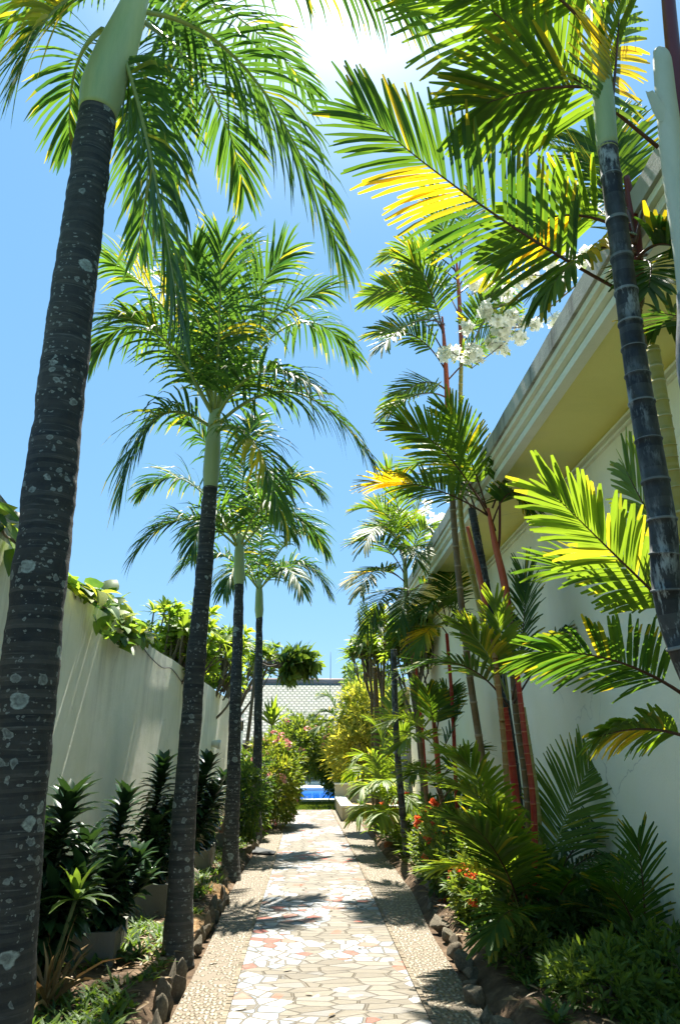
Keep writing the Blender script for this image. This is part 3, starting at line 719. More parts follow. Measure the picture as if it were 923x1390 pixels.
p2 = thing('manila_palm', 'second palm from the camera with slim dark trunk and full arching crown', 'palm tree', (-.97, 6.5, 0), 'Manila palms along the left bed')
trunk_part(p2, [(-.97, 6.5, -.02), (-1.0, 6.55, 1.0), (-1.004, 6.600, 1.945), (-0.987, 6.600, 2.921), (-0.977, 6.600, 3.921)], .106, .070, M['trunk'], seed=2, flare=1.3)
simple_tube(p2, [(-0.976, 6.600, 3.906), (-0.981, 6.600, 4.091), (-0.981, 6.600, 4.327), (-0.984, 6.600, 4.609), (-0.987, 6.650, 4.926)], [.068, .082, .078, .065, .045], M['crownshaft'], 'crownshaft', 18)
adonidia(p2, [
 ((-0.985, 6.600, 4.733), (-1.087, 6.800, 6.000), (-0.830, 7.400, 7.549), dict(L=.5)),
 ((-0.992, 6.600, 4.732), (-1.415, 6.300, 5.925), (-2.101, 6.200, 6.239), dict(L=.55, tone=.85, yellow=(.35,.75,-1))),
 ((-0.997, 6.600, 4.691), (-1.980, 6.900, 6.532), (-2.360, 6.900, 5.562), dict(L=.5, tone=.6, droop=1.4)),
 ((-0.977, 6.600, 4.733), (-0.624, 6.400, 5.837), (0.108, 6.600, 6.232), dict(L=.5, tone=.5)),
 ((-0.977, 6.600, 4.733), (-0.239, 7.200, 6.915), (0.472, 7.600, 6.052), dict(L=.5, droop=1.4)),
 ((-0.975, 6.600, 4.568), (-0.189, 6.300, 5.344), (0.510, 6.200, 4.144), dict(L=.55, tone=.5, droop=1.5)),
 ((-0.996, 6.600, 4.552), (-1.626, 6.300, 4.973), (-1.711, 6.200, 3.719), dict(L=.52, droop=1.5)),
 ((-0.950, 6.550, 4.505), (-0.503, 6.000, 4.447), (-0.271, 5.700, 3.417), dict(L=.48, tone=.9, yellow=(.4,.7,1))),
 ((-0.985, 6.600, 4.733), (-1.425, 7.000, 6.124), (-1.963, 7.600, 7.161), dict(L=.5)),
 ((-0.977, 6.600, 4.733), (-0.813, 6.300, 5.675), (-0.316, 6.000, 6.233), dict(L=.52)),
 ((-0.992, 6.600, 4.732), (-0.897, 6.000, 5.389), (-0.890, 5.600, 6.025), dict(L=.5, roll=20)),
 ((-0.994, 6.600, 4.650), (-1.084, 8.000, 6.360), (-0.992, 9.000, 6.612), dict(L=.46)),
 ((-0.992, 6.600, 4.732), (-1.171, 6.200, 5.862), (-1.205, 5.900, 6.124), dict(L=.5, roll=-15)),
 ((-0.997, 6.600, 4.691), (-1.433, 6.000, 5.457), (-1.763, 5.700, 5.248), dict(L=.48, tone=.8)),
 ((-0.972, 6.600, 4.650), (-0.602, 6.000, 5.150), (-0.030, 5.600, 4.547), dict(L=.48, tone=.7)),

], seed0=200)

p3 = thing('manila_palm', 'third palm from the camera with speckled trunk beside the tan mulch', 'palm tree', (-.95, 10.4, 0), 'Manila palms along the left bed')
trunk_part(p3, [(-.95, 10.4, -.02), (-0.992, 10.600, 0.982), (-1.035, 10.800, 2.230), (-1.086, 11.000, 3.955)], .108, .070, M['trunk'], seed=3, flare=1.35)
simple_tube(p3, [(-1.085, 11.000, 3.932), (-1.094, 11.000, 4.105), (-1.111, 11.000, 4.459), (-1.115, 11.000, 4.760)], [.07, .09, .078, .045], M['crownshaft'], 'crownshaft', 16)
adonidia(p3, [
 ((-1.126, 11.000, 4.518), (-2.058, 10.700, 5.443), (-2.641, 10.600, 4.276), {}),
 ((-1.129, 11.000, 4.578), (-2.084, 11.200, 6.289), (-2.785, 11.400, 5.626), {}),
 ((-1.120, 11.000, 4.639), (-1.610, 10.800, 6.388), (-2.006, 10.600, 6.485), {}),
 ((-1.109, 11.000, 4.639), (-1.166, 11.200, 6.442), (-1.033, 11.600, 7.051), {}),
 ((-1.095, 11.000, 4.603), (-0.460, 10.800, 6.147), (0.087, 10.600, 5.378), {}),
 ((-1.091, 11.000, 4.519), (-0.343, 11.300, 5.825), (0.228, 11.500, 4.672), {}),
 ((-1.103, 11.000, 4.519), (-0.718, 10.400, 5.596), (-0.313, 9.900, 4.497), dict(tone=.7)),
 ((-1.116, 11.000, 4.554), (-1.235, 12.200, 6.155), (-0.755, 13.000, 6.623), {}),
 ((-1.126, 11.000, 4.518), (-1.523, 10.200, 5.266), (-1.638, 9.800, 4.182), dict(tone=.7)),
], seed0=300, n=50, L=.55, w=.046, tone=.3)
p4 = thing('manila_palm', 'farthest and smallest palm of the left row with slender straight trunk', 'palm tree', (-.9, 14.5, 0), 'Manila palms along the left bed')
trunk_part(p4, [(-.9, 14.5, -.02), (-0.939, 14.700, 1.163), (-0.985, 15.000, 2.515), (-1.057, 15.300, 4.207)], .100, .070, M['trunk'], seed=4, flare=1.35)
simple_tube(p4, [(-1.055, 15.300, 4.176), (-1.063, 15.300, 4.363), (-1.077, 15.300, 4.727), (-1.090, 15.300, 5.047)], [.07, .095, .08, .045], M['crownshaft'], 'crownshaft', 16)
adonidia(p4, [
 ((-1.096, 15.300, 4.806), (-2.100, 15.000, 6.104), (-2.713, 14.800, 5.071), {}),
 ((-1.098, 15.300, 4.854), (-1.878, 15.600, 6.730), (-2.571, 16.000, 6.318), {}),
 ((-1.084, 15.300, 4.886), (-1.090, 15.000, 6.710), (-0.764, 14.800, 6.901), {}),
 ((-1.083, 15.300, 4.854), (-0.288, 15.600, 6.752), (0.112, 16.000, 6.086), {}),
 ((-1.065, 15.300, 4.806), (-0.183, 15.000, 5.879), (0.346, 14.800, 4.711), {}),
 ((-1.064, 15.300, 4.775), (-0.545, 14.200, 5.485), (-0.147, 13.600, 4.446), dict(tone=.7)),
 ((-1.095, 15.300, 4.774), (-1.442, 14.200, 5.474), (-1.641, 13.800, 4.476), dict(tone=.7)),
 ((-1.083, 15.300, 4.854), (-1.492, 17.000, 7.015), (-1.753, 18.000, 6.934), {}),
], seed0=400, n=48, L=.6, w=.055, tone=.3)

# ------------------------------------------------------------------ right side: sealing wax palms
WX = [M['leaf_wax'], M['rachis_red']]; WB = [M['leaf_bright'], M['rachis_green']]
def wax(parent, specs, n=26, L=.45, w=.042, seed0=0, tone=.5, **kw):
    for i, sp in enumerate(specs):
        b, c, t = sp[:3]; ex = dict(sp[3]) if len(sp) > 3 else {}
        a = dict(n=n, L=L, w=w, seed=seed0+i, tone=tone, lift=14, droop=.25, a0=62, a1=18, t0=.25, r0=.011, mats=WX, jitter=.7); a.update(kw); a.update(ex)
        a['n'] = int(a['n']*1.45); a['w'] *= .64; a['L'] *= .92
        frond(parent, b, c, t, 'wax', **a)

# nearest clump (right edge)
q1 = thing('sealing_wax_palm', 'tall near palm with thick black ringed cane crossing the cream wall', 'palm tree', (1.62, 2.6, 0), 'red-stemmed palms along the right bed')
cane(q1, [(1.68, 2.6, -.02), (1.60, 2.58, 1.0), (1.323, 2.550, 1.884), (1.306, 2.500, 2.332), (1.304, 2.500, 2.858), (1.316, 2.500, 3.313), (1.344, 2.500, 4.124)], .056, .043, M['cane_black'], gap=.25, seg=24, seed=3, base=.05, ringt=.8)
simple_tube(q1, [(1.341, 2.500, 4.102), (1.383, 2.520, 4.518), (1.431, 2.550, 4.964), (1.503, 2.600, 5.487)], [.046, .05, .038, .022], M['crownshaft'], 'crownshaft', 16)
wax(q1, [
 ((1.712, 2.700, 4.345), (1.226, 2.600, 4.756), (0.634, 2.500, 5.282), dict(n=30, L=.62, w=.042, roll=-38, tone=.75, droop=.5)),
 ((1.438, 2.550, 5.018), (1.631, 2.600, 5.615), (2.105, 2.800, 6.154), dict(L=.5)),
 ((1.331, 2.500, 4.079), (1.466, 2.500, 4.646), (1.509, 2.400, 5.134), dict(n=24, L=.36, tone=.95, yellow=(.1,.5,0), roll=30)),
 ((1.401, 2.500, 4.793), (1.130, 2.400, 5.164), (0.768, 2.300, 5.096), dict(L=.5, roll=-25, tone=.7)),
 ((1.380, 2.500, 4.495), (1.140, 2.600, 4.650), (0.862, 2.700, 4.601), dict(L=.45, roll=-30, tone=.6)),
], seed0=500)
cane(q1, [(1.86, 3.1, -.02), (1.80, 3.05, 1.2), (1.634, 2.950, 2.483), (1.605, 2.900, 2.852), (1.610, 2.900, 3.314)], .036, .030, M['cane_olive'], gap=.22, seg=18, seed=5)

q2 = thing('sealing_wax_palm', 'palm behind the black cane with long red stalked frond and yellowed leaflets', 'palm tree', (1.95, 3.5, 0), 'red-stemmed palms along the right bed')
cane(q2, [(2.0, 3.6, -.02), (1.98, 3.5, 1.5), (1.772, 3.300, 3.517), (1.805, 3.300, 3.895)], .035, .03, M['cane_brown'], gap=.2, seg=14, seed=6)
simple_tube(q2, [(1.803, 3.300, 3.885), (1.833, 3.300, 4.197), (1.855, 3.300, 4.461), (1.860, 3.300, 4.737)], [.034, .04, .032, .018], M['shaft_darkred'], 'crownshaft', 14)
wax(q2, [
 ((1.587, 3.000, 3.676), (0.866, 2.900, 4.027), (0.237, 2.900, 4.745), dict(n=34, L=.50, w=.038, roll=-48, tone=.25, yellow=(.42,.68,1), t0=.18)),
 ((1.777, 3.200, 4.165), (1.890, 3.600, 5.087), (1.548, 3.900, 5.708), dict(L=.5, roll=-20, tone=.7)),
 ((1.784, 3.200, 4.216), (1.399, 3.200, 4.514), (1.068, 3.200, 4.141), dict(L=.45, roll=-30, tone=.8, yellow=(.2,.5,1))),
 ((1.785, 3.200, 4.165), (1.944, 3.200, 4.700), (2.174, 3.200, 4.878), dict(L=.42, tone=.3)),
 ((1.778, 3.200, 4.115), (2.036, 3.800, 4.844), (1.996, 4.300, 5.555), dict(L=.45, tone=.6)),
 ((1.783, 3.200, 4.065), (1.888, 3.000, 4.150), (1.914, 2.900, 3.701), dict(L=.5, tone=.2)),
 ((1.785, 3.200, 4.165), (1.917, 3.400, 4.835), (1.772, 3.500, 5.231), dict(L=.45, tone=.4, roll=20)),
 ((1.787, 3.200, 4.066), (2.310, 3.800, 4.672), (2.342, 4.000, 4.290), dict(L=.42, tone=.15)),
 ((1.841, 3.300, 4.249), (2.257, 3.600, 4.918), (2.491, 3.900, 5.010), dict(L=.42, tone=.1)), ((1.849, 3.300, 4.301), (2.322, 3.900, 5.264), (2.533, 4.400, 5.379), dict(L=.42, tone=.1)),
 ((1.835, 3.300, 4.095), (1.718, 2.900, 3.873), (1.531, 2.700, 3.501), dict(L=.34, tone=.1)), ((1.849, 3.300, 4.301), (1.942, 3.500, 5.053), (2.140, 3.800, 5.768), dict(L=.42, tone=.4)),
 ((1.774, 3.200, 4.090), (1.394, 2.900, 4.000), (1.085, 2.800, 3.518), dict(L=.36, tone=.6, yellow=(.1,.5,0), droop=.8)),
], seed0=520)

q3 = thing('manila_palm', 'palm at the top right edge with smooth pale crownshaft and dark red stalk', 'palm tree', (1.75, 1.7, 0), 'red-stemmed palms along the right bed')
q3['group'] = 'near palms at the right edge'
simple_tube(q3, [(1.82, 2.0, -.02), (1.75, 2.0, 1.0), (1.62, 2.0, 2.0), (1.251, 2.000, 2.512), (1.278, 2.000, 2.957)], [.07, .055, .05, .048], M['cane_black'], 'trunk', 20, 30)
simple_tube(q3, [(1.278, 2.000, 2.927), (1.298, 2.000, 3.172), (1.312, 2.000, 3.504), (1.336, 2.000, 3.831), (1.356, 2.000, 4.058), (1.347, 2.000, 4.114)], [.046, .046, .043, .038, .034, .018], M['crownshaft_old'], 'crownshaft', 22, 30)
simple_tube(q3, [(1.460, 2.150, 3.770), (1.506, 2.150, 4.218), (1.558, 2.150, 4.720), (1.625, 2.150, 5.232)], [.03, .03, .028, .02], M['shaft_darkred'], 'stalk', 14)
m = MB(); m.blade(V((1.287, 1.980, 3.714)), V((1.243, 1.980, 3.956))-V((1.287, 1.980, 3.714)), V((0, -1, .2)), .15, .06, 0, (.8, 1, .8, .7, .5), .5, 0, (.6, 0)); m.build('sheath', M['crownshaft_old'], q3)
wax(q3, [((1.570, 2.100, 5.041), (1.638, 2.300, 5.842), (1.566, 2.600, 6.249), dict(L=.5)), ((1.577, 2.100, 5.041), (2.004, 2.300, 5.688), (2.412, 2.600, 5.666), dict(L=.5))], seed0=540)

q4 = thing('areca_palm', 'low near palm reaching bright translucent fronds across the cream wall', 'palm tree', (2.35, 3.9, 0), 'red-stemmed palms along the right bed')
cane(q4, [(2.35, 3.9, -.02), (2.25, 3.85, 1.0), (1.987, 3.700, 1.828)], .035, .03, M['cane_brown'], gap=.18, seed=8)
simple_tube(q4, [(1.987, 3.700, 1.828), (2.013, 3.700, 2.012), (2.043, 3.700, 2.242)], [.03, .034, .02], M['shaft_red'], 'crownshaft', 12)
wax(q4, [
 ((2.015, 3.700, 2.088), (1.649, 3.600, 2.412), (1.274, 3.500, 2.771), dict(n=26, L=.37, w=.046, roll=-42, tone=.5, mats=[M['leaf_bright'], M['rachis_red']], t0=.2)),
 ((2.008, 3.700, 2.050), (1.907, 3.900, 2.447), (1.442, 4.000, 2.509), dict(n=20, L=.42, w=.04, roll=-20, tone=.5)),
 ((1.967, 3.700, 1.721), (1.545, 3.500, 1.983), (1.061, 3.300, 1.936), dict(n=28, L=.36, w=.036, roll=-35, tone=.25)),
 ((1.954, 3.700, 1.548), (1.604, 3.500, 1.659), (1.286, 3.300, 1.573), dict(n=20, L=.24, w=.036, roll=-50, tone=.9, yellow=(.3,.8,1), droop=.5, a0=45, a1=14)),
 ((2.063, 3.700, 2.242), (1.838, 3.600, 2.615), (1.823, 3.800, 3.032), dict(n=20, L=.4, roll=-30, tone=.7, mats=[M['leaf_bright'], M['rachis_red']])),
 ((2.071, 3.200, 3.599), (1.901, 3.000, 3.553), (1.676, 2.900, 3.501), dict(n=10, L=.34, w=.03, tone=.1)),
], seed0=560)

# second clump: the large one in the middle right
q5 = thing('sealing_wax_palm', 'large clump of slender red and olive canes halfway along the right bed', 'palm tree', (1.85, 7.4, 0), 'red-stemmed palms along the right bed')
cane(q5, [(1.62, 7.6, 0), (1.784, 7.600, 0.735), (1.655, 7.600, 2.387), (1.595, 7.600, 3.902), (1.609, 7.600, 4.899), (1.597, 7.600, 5.328)], .040, .030, M['cane_brown'], gap=.2, seed=11)
simple_tube(q5, [(1.595, 7.600, 5.299), (1.607, 7.600, 5.674), (1.607, 7.600, 6.185), (1.601, 7.600, 6.610)], [.028, .032, .026, .012], M['shaft_red'], 'crownshaft', 12)
cane(q5, [(1.78, 7.8, 0), (2.073, 7.800, 1.318), (1.878, 7.800, 2.931), (1.728, 7.800, 3.931), (1.766, 7.800, 4.990), (1.858, 7.800, 6.207)], .035, .026, M['cane_olive'], gap=.18, seed=12)
simple_tube(q5, [(1.857, 7.800, 6.186), (1.875, 7.800, 6.640), (1.880, 7.800, 7.203), (1.878, 7.800, 7.671)], [.026, .032, .024, .012], M['shaft_red'], 'crownshaft', 12)
cane(q5, [(1.95, 7.3, 0), (2.004, 7.400, 1.262), (1.882, 7.400, 2.858), (1.789, 7.400, 3.750), (1.758, 7.400, 4.019)], .048, .040, M['cane_black'], gap=.2, seed=13, base=.1, ringt=.5)
cane(q5, [(2.0, 7.2, 0), (2.049, 7.200, 1.142), (2.008, 7.200, 1.926), (2.023, 7.200, 2.771)], .040, .034, M['cane_brown'], gap=.16, seed=14)
simple_tube(q5, [(2.022, 7.200, 2.756), (1.994, 7.200, 3.156), (1.933, 7.200, 3.547), (1.885, 7.200, 3.953)], [.034, .040, .034, .018], M['shaft_red'], 'crownshaft', 12)
simple_tube(q5, [(1.958, 7.200, 3.468), (1.993, 7.200, 3.709), (2.033, 7.200, 4.207)], [.014, .014, .012], M['shaft_darkred'], 'stalk', 8)
cane(q5, [(2.05, 7.1, 0), (2.091, 7.100, 1.024), (2.037, 7.100, 1.920)], .038, .034, M['cane_olive'], gap=.13, seed=15, base=.3)
cane(q5, [(1.92, 7.0, 0), (1.888, 7.000, 1.032), (1.860, 7.000, 1.653), (1.840, 7.000, 1.914)], .036, .034, M['shaft_red'], gap=.16, seed=16)
cane(q5, [(1.70, 6.8, 0), (1.759, 6.850, 0.925), (1.773, 6.850, 1.650), (1.755, 6.900, 2.583)], .028, .024, M['cane_orange'], gap=.13, seed=17, base=.3)
cane(q5, [(1.88, 6.75, 0), (1.962, 6.750, 1.048), (1.940, 6.750, 1.648), (1.931, 6.800, 2.296)], .028, .024, M['shaft_red'], gap=.15, seed=18)
simple_tube(q5, [(1.813, 7.300, 2.870), (1.754, 7.300, 3.333), (1.673, 7.300, 3.776)], [.026, .03, .018], M['shaft_red'], 'crownshaft', 12)
wax(q5, [
 # top heads
 ((1.874, 7.800, 7.435), (1.459, 7.800, 8.018), (0.912, 7.700, 7.584), dict(L=.42, tone=.8)),
 ((1.877, 7.800, 7.318), (1.691, 7.500, 7.778), (1.488, 7.300, 8.249), dict(L=.42, tone=.35, roll=25)),
 ((1.877, 7.800, 7.318), (2.095, 8.100, 8.417), (2.299, 8.300, 9.266), dict(L=.45, tone=.3, roll=-20)),
 ((1.880, 7.800, 7.203), (2.312, 7.800, 8.048), (2.856, 7.900, 7.965), dict(L=.42, tone=.4)),
 ((1.873, 7.800, 7.088), (2.393, 8.200, 7.876), (2.751, 8.500, 7.487), dict(L=.4, tone=.5)),
 ((1.599, 7.600, 6.396), (1.281, 7.500, 7.078), (0.736, 7.400, 6.770), dict(L=.46, tone=.75, roll=-25)),
 ((1.597, 7.600, 6.343), (1.469, 7.300, 6.828), (1.178, 7.100, 7.045), dict(L=.45, tone=.7)),
 ((1.590, 7.600, 5.875), (1.301, 7.500, 6.429), (0.790, 7.400, 6.246), dict(L=.42, tone=.5)),
 ((1.589, 7.600, 5.674), (2.010, 7.500, 6.135), (2.377, 7.400, 6.499), dict(L=.42, tone=.7, roll=15)),
 ((1.601, 7.600, 5.574), (1.391, 7.900, 6.042), (0.983, 8.100, 5.617), dict(L=.4, tone=.4)),
 ((1.596, 7.600, 5.475), (1.201, 7.100, 5.392), (0.819, 6.900, 4.918), dict(L=.4, tone=.5)),
 ((1.865, 7.800, 6.314), (1.985, 7.300, 6.421), (2.082, 7.000, 6.527), dict(L=.4, tone=.4)),
 ((1.601, 7.600, 6.081), (1.340, 8.200, 7.356), (1.214, 8.800, 7.524), dict(L=.4, tone=.6)), ((1.872, 7.800, 6.751), (1.755, 8.600, 8.293), (1.504, 9.200, 8.070), dict(L=.4, tone=.6)),
 ((1.867, 7.800, 7.318), (1.405, 8.400, 8.383), (1.139, 9.000, 7.917), dict(L=.4, tone=.5)), ((1.623, 7.600, 6.503), (1.104, 6.800, 6.160), (0.717, 6.400, 5.429), dict(L=.4, tone=.5)),
 # middle heads
 ((1.870, 7.200, 3.953), (1.553, 7.800, 4.986), (1.109, 8.200, 4.758), dict(L=.4, tone=.6)), ((1.799, 7.400, 4.019), (1.768, 8.400, 5.256), (1.485, 9.000, 5.517), dict(L=.4, tone=.7)),
 ((1.879, 7.200, 3.870), (1.453, 6.900, 4.586), (0.945, 6.700, 4.696), dict(L=.48, tone=.9, roll=-25)),
 ((1.879, 7.200, 3.870), (1.276, 6.900, 4.165), (0.658, 6.700, 4.039), dict(L=.46, tone=.5, yellow=(.55,1,0), roll=-10)),
 ((1.870, 7.200, 3.953), (1.702, 7.000, 4.463), (1.450, 6.800, 4.882), dict(L=.42, tone=.7, roll=-20)),
 ((1.933, 7.200, 3.954), (2.092, 7.000, 4.385), (2.237, 6.800, 4.683), dict(L=.40, tone=.3, yellow=(.3,.62,-1))),
 ((1.921, 7.200, 3.789), (2.025, 6.800, 4.220), (2.155, 6.700, 3.789), dict(L=.34, tone=.2)),
 ((1.946, 7.200, 3.708), (1.965, 7.800, 4.521), (1.612, 8.200, 4.767), dict(L=.42, tone=.3)),
 ((2.033, 7.200, 4.207), (2.135, 7.400, 4.638), (2.273, 7.500, 4.960), dict(L=.3, tone=.5)),
 ((1.758, 7.400, 4.019), (1.642, 7.900, 4.649), (1.239, 8.200, 4.566), dict(L=.45, tone=.4)),
 # lower heads
 ((1.909, 7.100, 1.920), (1.547, 6.900, 2.443), (1.017, 6.800, 2.258), dict(L=.42, tone=.3)),
 ((1.915, 7.100, 1.987), (1.724, 6.900, 2.444), (1.467, 6.800, 2.634), dict(L=.36, tone=.7, yellow=(.2,.5,-1), mats=WB)),
 ((1.915, 7.100, 1.987), (1.817, 6.800, 2.431), (1.728, 6.600, 2.808), dict(L=.34, tone=.8, roll=30, mats=WB)),
 ((1.951, 7.100, 1.987), (2.159, 7.100, 2.689), (2.182, 7.100, 3.173), dict(L=.46, tone=.2, roll=-20)),
 ((1.962, 7.100, 1.954), (2.355, 7.200, 2.488), (2.655, 7.300, 2.725), dict(L=.36, tone=.3)),
 # base suckers
 ((1.916, 6.900, 0.382), (1.676, 6.700, 1.168), (1.197, 6.500, 1.281), dict(L=.48, tone=.8, droop=.5, mats=WB)),
 ((1.872, 6.900, 0.246), (1.551, 6.600, 0.699), (1.085, 6.400, 0.658), dict(L=.40, tone=.95, yellow=(.5,.8,-1), w=.04, mats=WB)),
 ((2.008, 6.900, 0.354), (2.275, 7.000, 1.030), (2.751, 7.100, 1.539), dict(L=.62, n=32, tone=.5, mats=WB, roll=-30, w=.038)),
 ((2.060, 6.900, 0.245), (2.354, 6.900, 0.860), (2.940, 7.000, 0.615), dict(L=.58, tone=.3, droop=1.3, w=.032)),
 ((2.003, 6.900, 0.299), (2.617, 7.200, 1.016), (3.024, 7.400, 1.098), dict(L=.4, tone=.1)),
 ((1.908, 6.900, 0.300), (1.742, 6.500, 0.737), (1.493, 6.200, 1.059), dict(L=.36, tone=.7, mats=WB)),
 ((1.819, 6.900, 0.355), (1.383, 6.600, 0.947), (1.194, 6.500, 1.011), dict(L=.40, tone=.7, mats=WB)), ((1.807, 6.900, 0.577), (1.477, 6.600, 1.405), (1.301, 6.500, 1.465), dict(L=.40, tone=.8, mats=WB)),
 ((2.034, 6.900, 0.299), (2.507, 7.000, 0.733), (2.667, 7.000, 0.222), dict(L=.4, tone=.1, droop=1.2)),
 ((1.816, 6.800, 0.159), (1.600, 6.300, 0.761), (1.278, 6.100, 0.989), dict(L=.42, tone=.4)),
 ((1.988, 6.800, 0.157), (2.027, 6.200, 0.669), (2.068, 6.000, 0.646), dict(L=.42, tone=.15)),
 ((1.893, 6.700, 0.126), (1.562, 6.000, 0.601), (1.277, 5.700, 0.334), dict(L=.36, tone=.4)),
], seed0=600, n=26)

# third clump
q6 = thing('sealing_wax_palm', 'palm clump with green feather heads where the eaves meet the sky', 'palm tree', (1.9, 11.4, 0), 'red-stemmed palms along the right bed')
for (a, b_, c, mt, r) in (((1.768, 11.400, 0.547), (1.652, 11.400, 2.278), (1.554, 11.400, 3.747), 'cane_brown', .032), ((1.454, 11.800, 0.515), (1.379, 11.800, 1.756), (1.369, 11.800, 3.105), 'cane_black', .055),
                          ((1.883, 12.200, 0.792), (1.824, 12.200, 2.218), (1.701, 12.200, 3.529), 'shaft_red', .03), ((2.038, 10.600, 0.884), (2.047, 10.600, 2.125), (2.019, 10.600, 3.159), 'shaft_red', .03)):
    cane(q6, [(a[0]+.05, a[1], 0), a, b_, c], r, r*.85, M[mt], gap=.2, seed=int(r*1000)+int(a[0]*10), base=.1, ringt=.5)
simple_tube(q6, [(1.552, 11.400, 3.688), (1.546, 11.400, 4.227), (1.542, 11.400, 4.849)], [.035, .04, .02], M['crownshaft'], 'crownshaft', 10)
wax(q6, [
 ((1.542, 11.400, 4.473), (1.376, 11.200, 5.422), (0.833, 11.000, 5.218), dict(tone=.6)),
 ((1.546, 11.400, 4.598), (1.468, 11.000, 5.228), (1.220, 10.800, 5.787), dict(tone=.9, roll=25)),
 ((1.544, 11.400, 4.535), (1.838, 11.400, 5.499), (1.909, 11.400, 5.699), dict(tone=.8)),
 ((1.534, 11.400, 4.227), (1.160, 11.000, 4.850), (0.731, 10.800, 4.604), dict(tone=.3)),
 ((1.530, 11.400, 4.106), (1.149, 11.000, 4.365), (0.646, 10.800, 3.984), dict(tone=.5, yellow=(.5,.9,0))),
 ((1.538, 11.400, 4.350), (1.401, 12.000, 5.427), (1.184, 12.400, 5.838), dict(tone=1)),
 ((1.546, 11.400, 4.227), (1.763, 11.000, 5.106), (1.897, 10.800, 4.799), dict(tone=.7)),
 ((1.538, 11.400, 3.985), (1.121, 10.800, 3.965), (0.861, 10.500, 3.242), dict(tone=.2)),
 ((1.558, 11.400, 3.866), (1.968, 11.000, 4.374), (2.275, 10.800, 3.301), dict(tone=.2)),
 ((1.558, 11.400, 3.866), (1.520, 10.400, 3.989), (1.230, 10.000, 3.162), dict(tone=.2)),
 ((2.024, 10.600, 3.266), (1.731, 10.400, 3.770), (1.356, 10.200, 3.092), dict(tone=.3)),
 ((2.024, 10.600, 3.266), (1.936, 10.300, 3.860), (1.598, 10.000, 3.369), dict(tone=.5)),
 ((2.024, 10.600, 3.266), (2.266, 10.600, 3.818), (2.354, 10.500, 2.934), dict(tone=.4)),
 ((2.019, 10.600, 3.159), (1.754, 10.000, 3.370), (1.446, 9.800, 2.834), dict(tone=.9, yellow=(.3,.7,0))),
 ((2.024, 10.600, 3.266), (2.300, 11.000, 4.022), (2.197, 11.300, 4.332), dict(tone=.15)),
 ((1.538, 11.400, 4.350), (1.529, 10.600, 4.733), (1.564, 10.200, 4.162), dict(tone=.7)),
 ((1.542, 11.400, 4.473), (1.128, 10.600, 5.210), (0.783, 10.000, 4.320), dict(tone=.6)), ((1.542, 11.400, 4.473), (1.428, 12.200, 5.631), (1.143, 12.800, 5.395), dict(tone=.6)),
 ((1.530, 11.400, 4.106), (0.978, 10.400, 4.321), (0.708, 9.800, 3.631), dict(tone=.4)), ((1.546, 11.400, 4.598), (1.803, 12.000, 5.708), (1.912, 12.800, 5.694), dict(tone=.6)),
], seed0=700, n=24, L=.5, w=.045)

q7 = thing('sealing_wax_palm', 'short red stemmed palm with upright fork of fronds against the white wall', 'palm tree', (2.1, 10.6, 0), 'red-stemmed palms along the right bed')
cane(q7, [(2.06, 10.6, 0), (1.837, 10.600, 0.884), (1.809, 10.600, 1.348)], .035, .03, M['cane_brown'], gap=.14, seed=31)
simple_tube(q7, [(1.810, 10.600, 1.161), (1.792, 10.600, 1.634), (1.767, 10.600, 1.975)], [.035, .04, .025], M['shaft_red'], 'crownshaft', 10)
wax(q7, [
 ((1.787, 10.600, 1.731), (1.710, 10.400, 2.112), (1.635, 10.200, 2.294), dict(tone=.4, roll=20)),
 ((1.787, 10.600, 1.731), (1.879, 10.600, 2.124), (2.011, 10.800, 2.341), dict(tone=.4, roll=-20)),
 ((1.783, 10.600, 1.443), (2.093, 10.600, 1.829), (2.135, 10.600, 2.175), dict(tone=.3)),
 ((1.792, 10.600, 1.634), (1.452, 10.400, 2.112), (1.117, 10.200, 1.909), dict(tone=.9, mats=WB)),
 ((1.788, 10.600, 1.538), (1.488, 10.000, 1.902), (1.197, 9.700, 1.623), dict(tone=.8, mats=WB)),
 ((1.810, 10.600, 1.161), (2.068, 10.300, 1.537), (2.197, 10.200, 1.537), dict(tone=.3)),
 ((1.801, 10.600, 0.976), (1.535, 9.800, 1.447), (1.298, 9.500, 1.280), dict(tone=.5)),
 ((1.816, 10.600, 0.885), (1.904, 9.800, 1.273), (1.967, 9.500, 1.030), dict(tone=.2)),
], seed0=740, n=22, L=.46, w=.045)

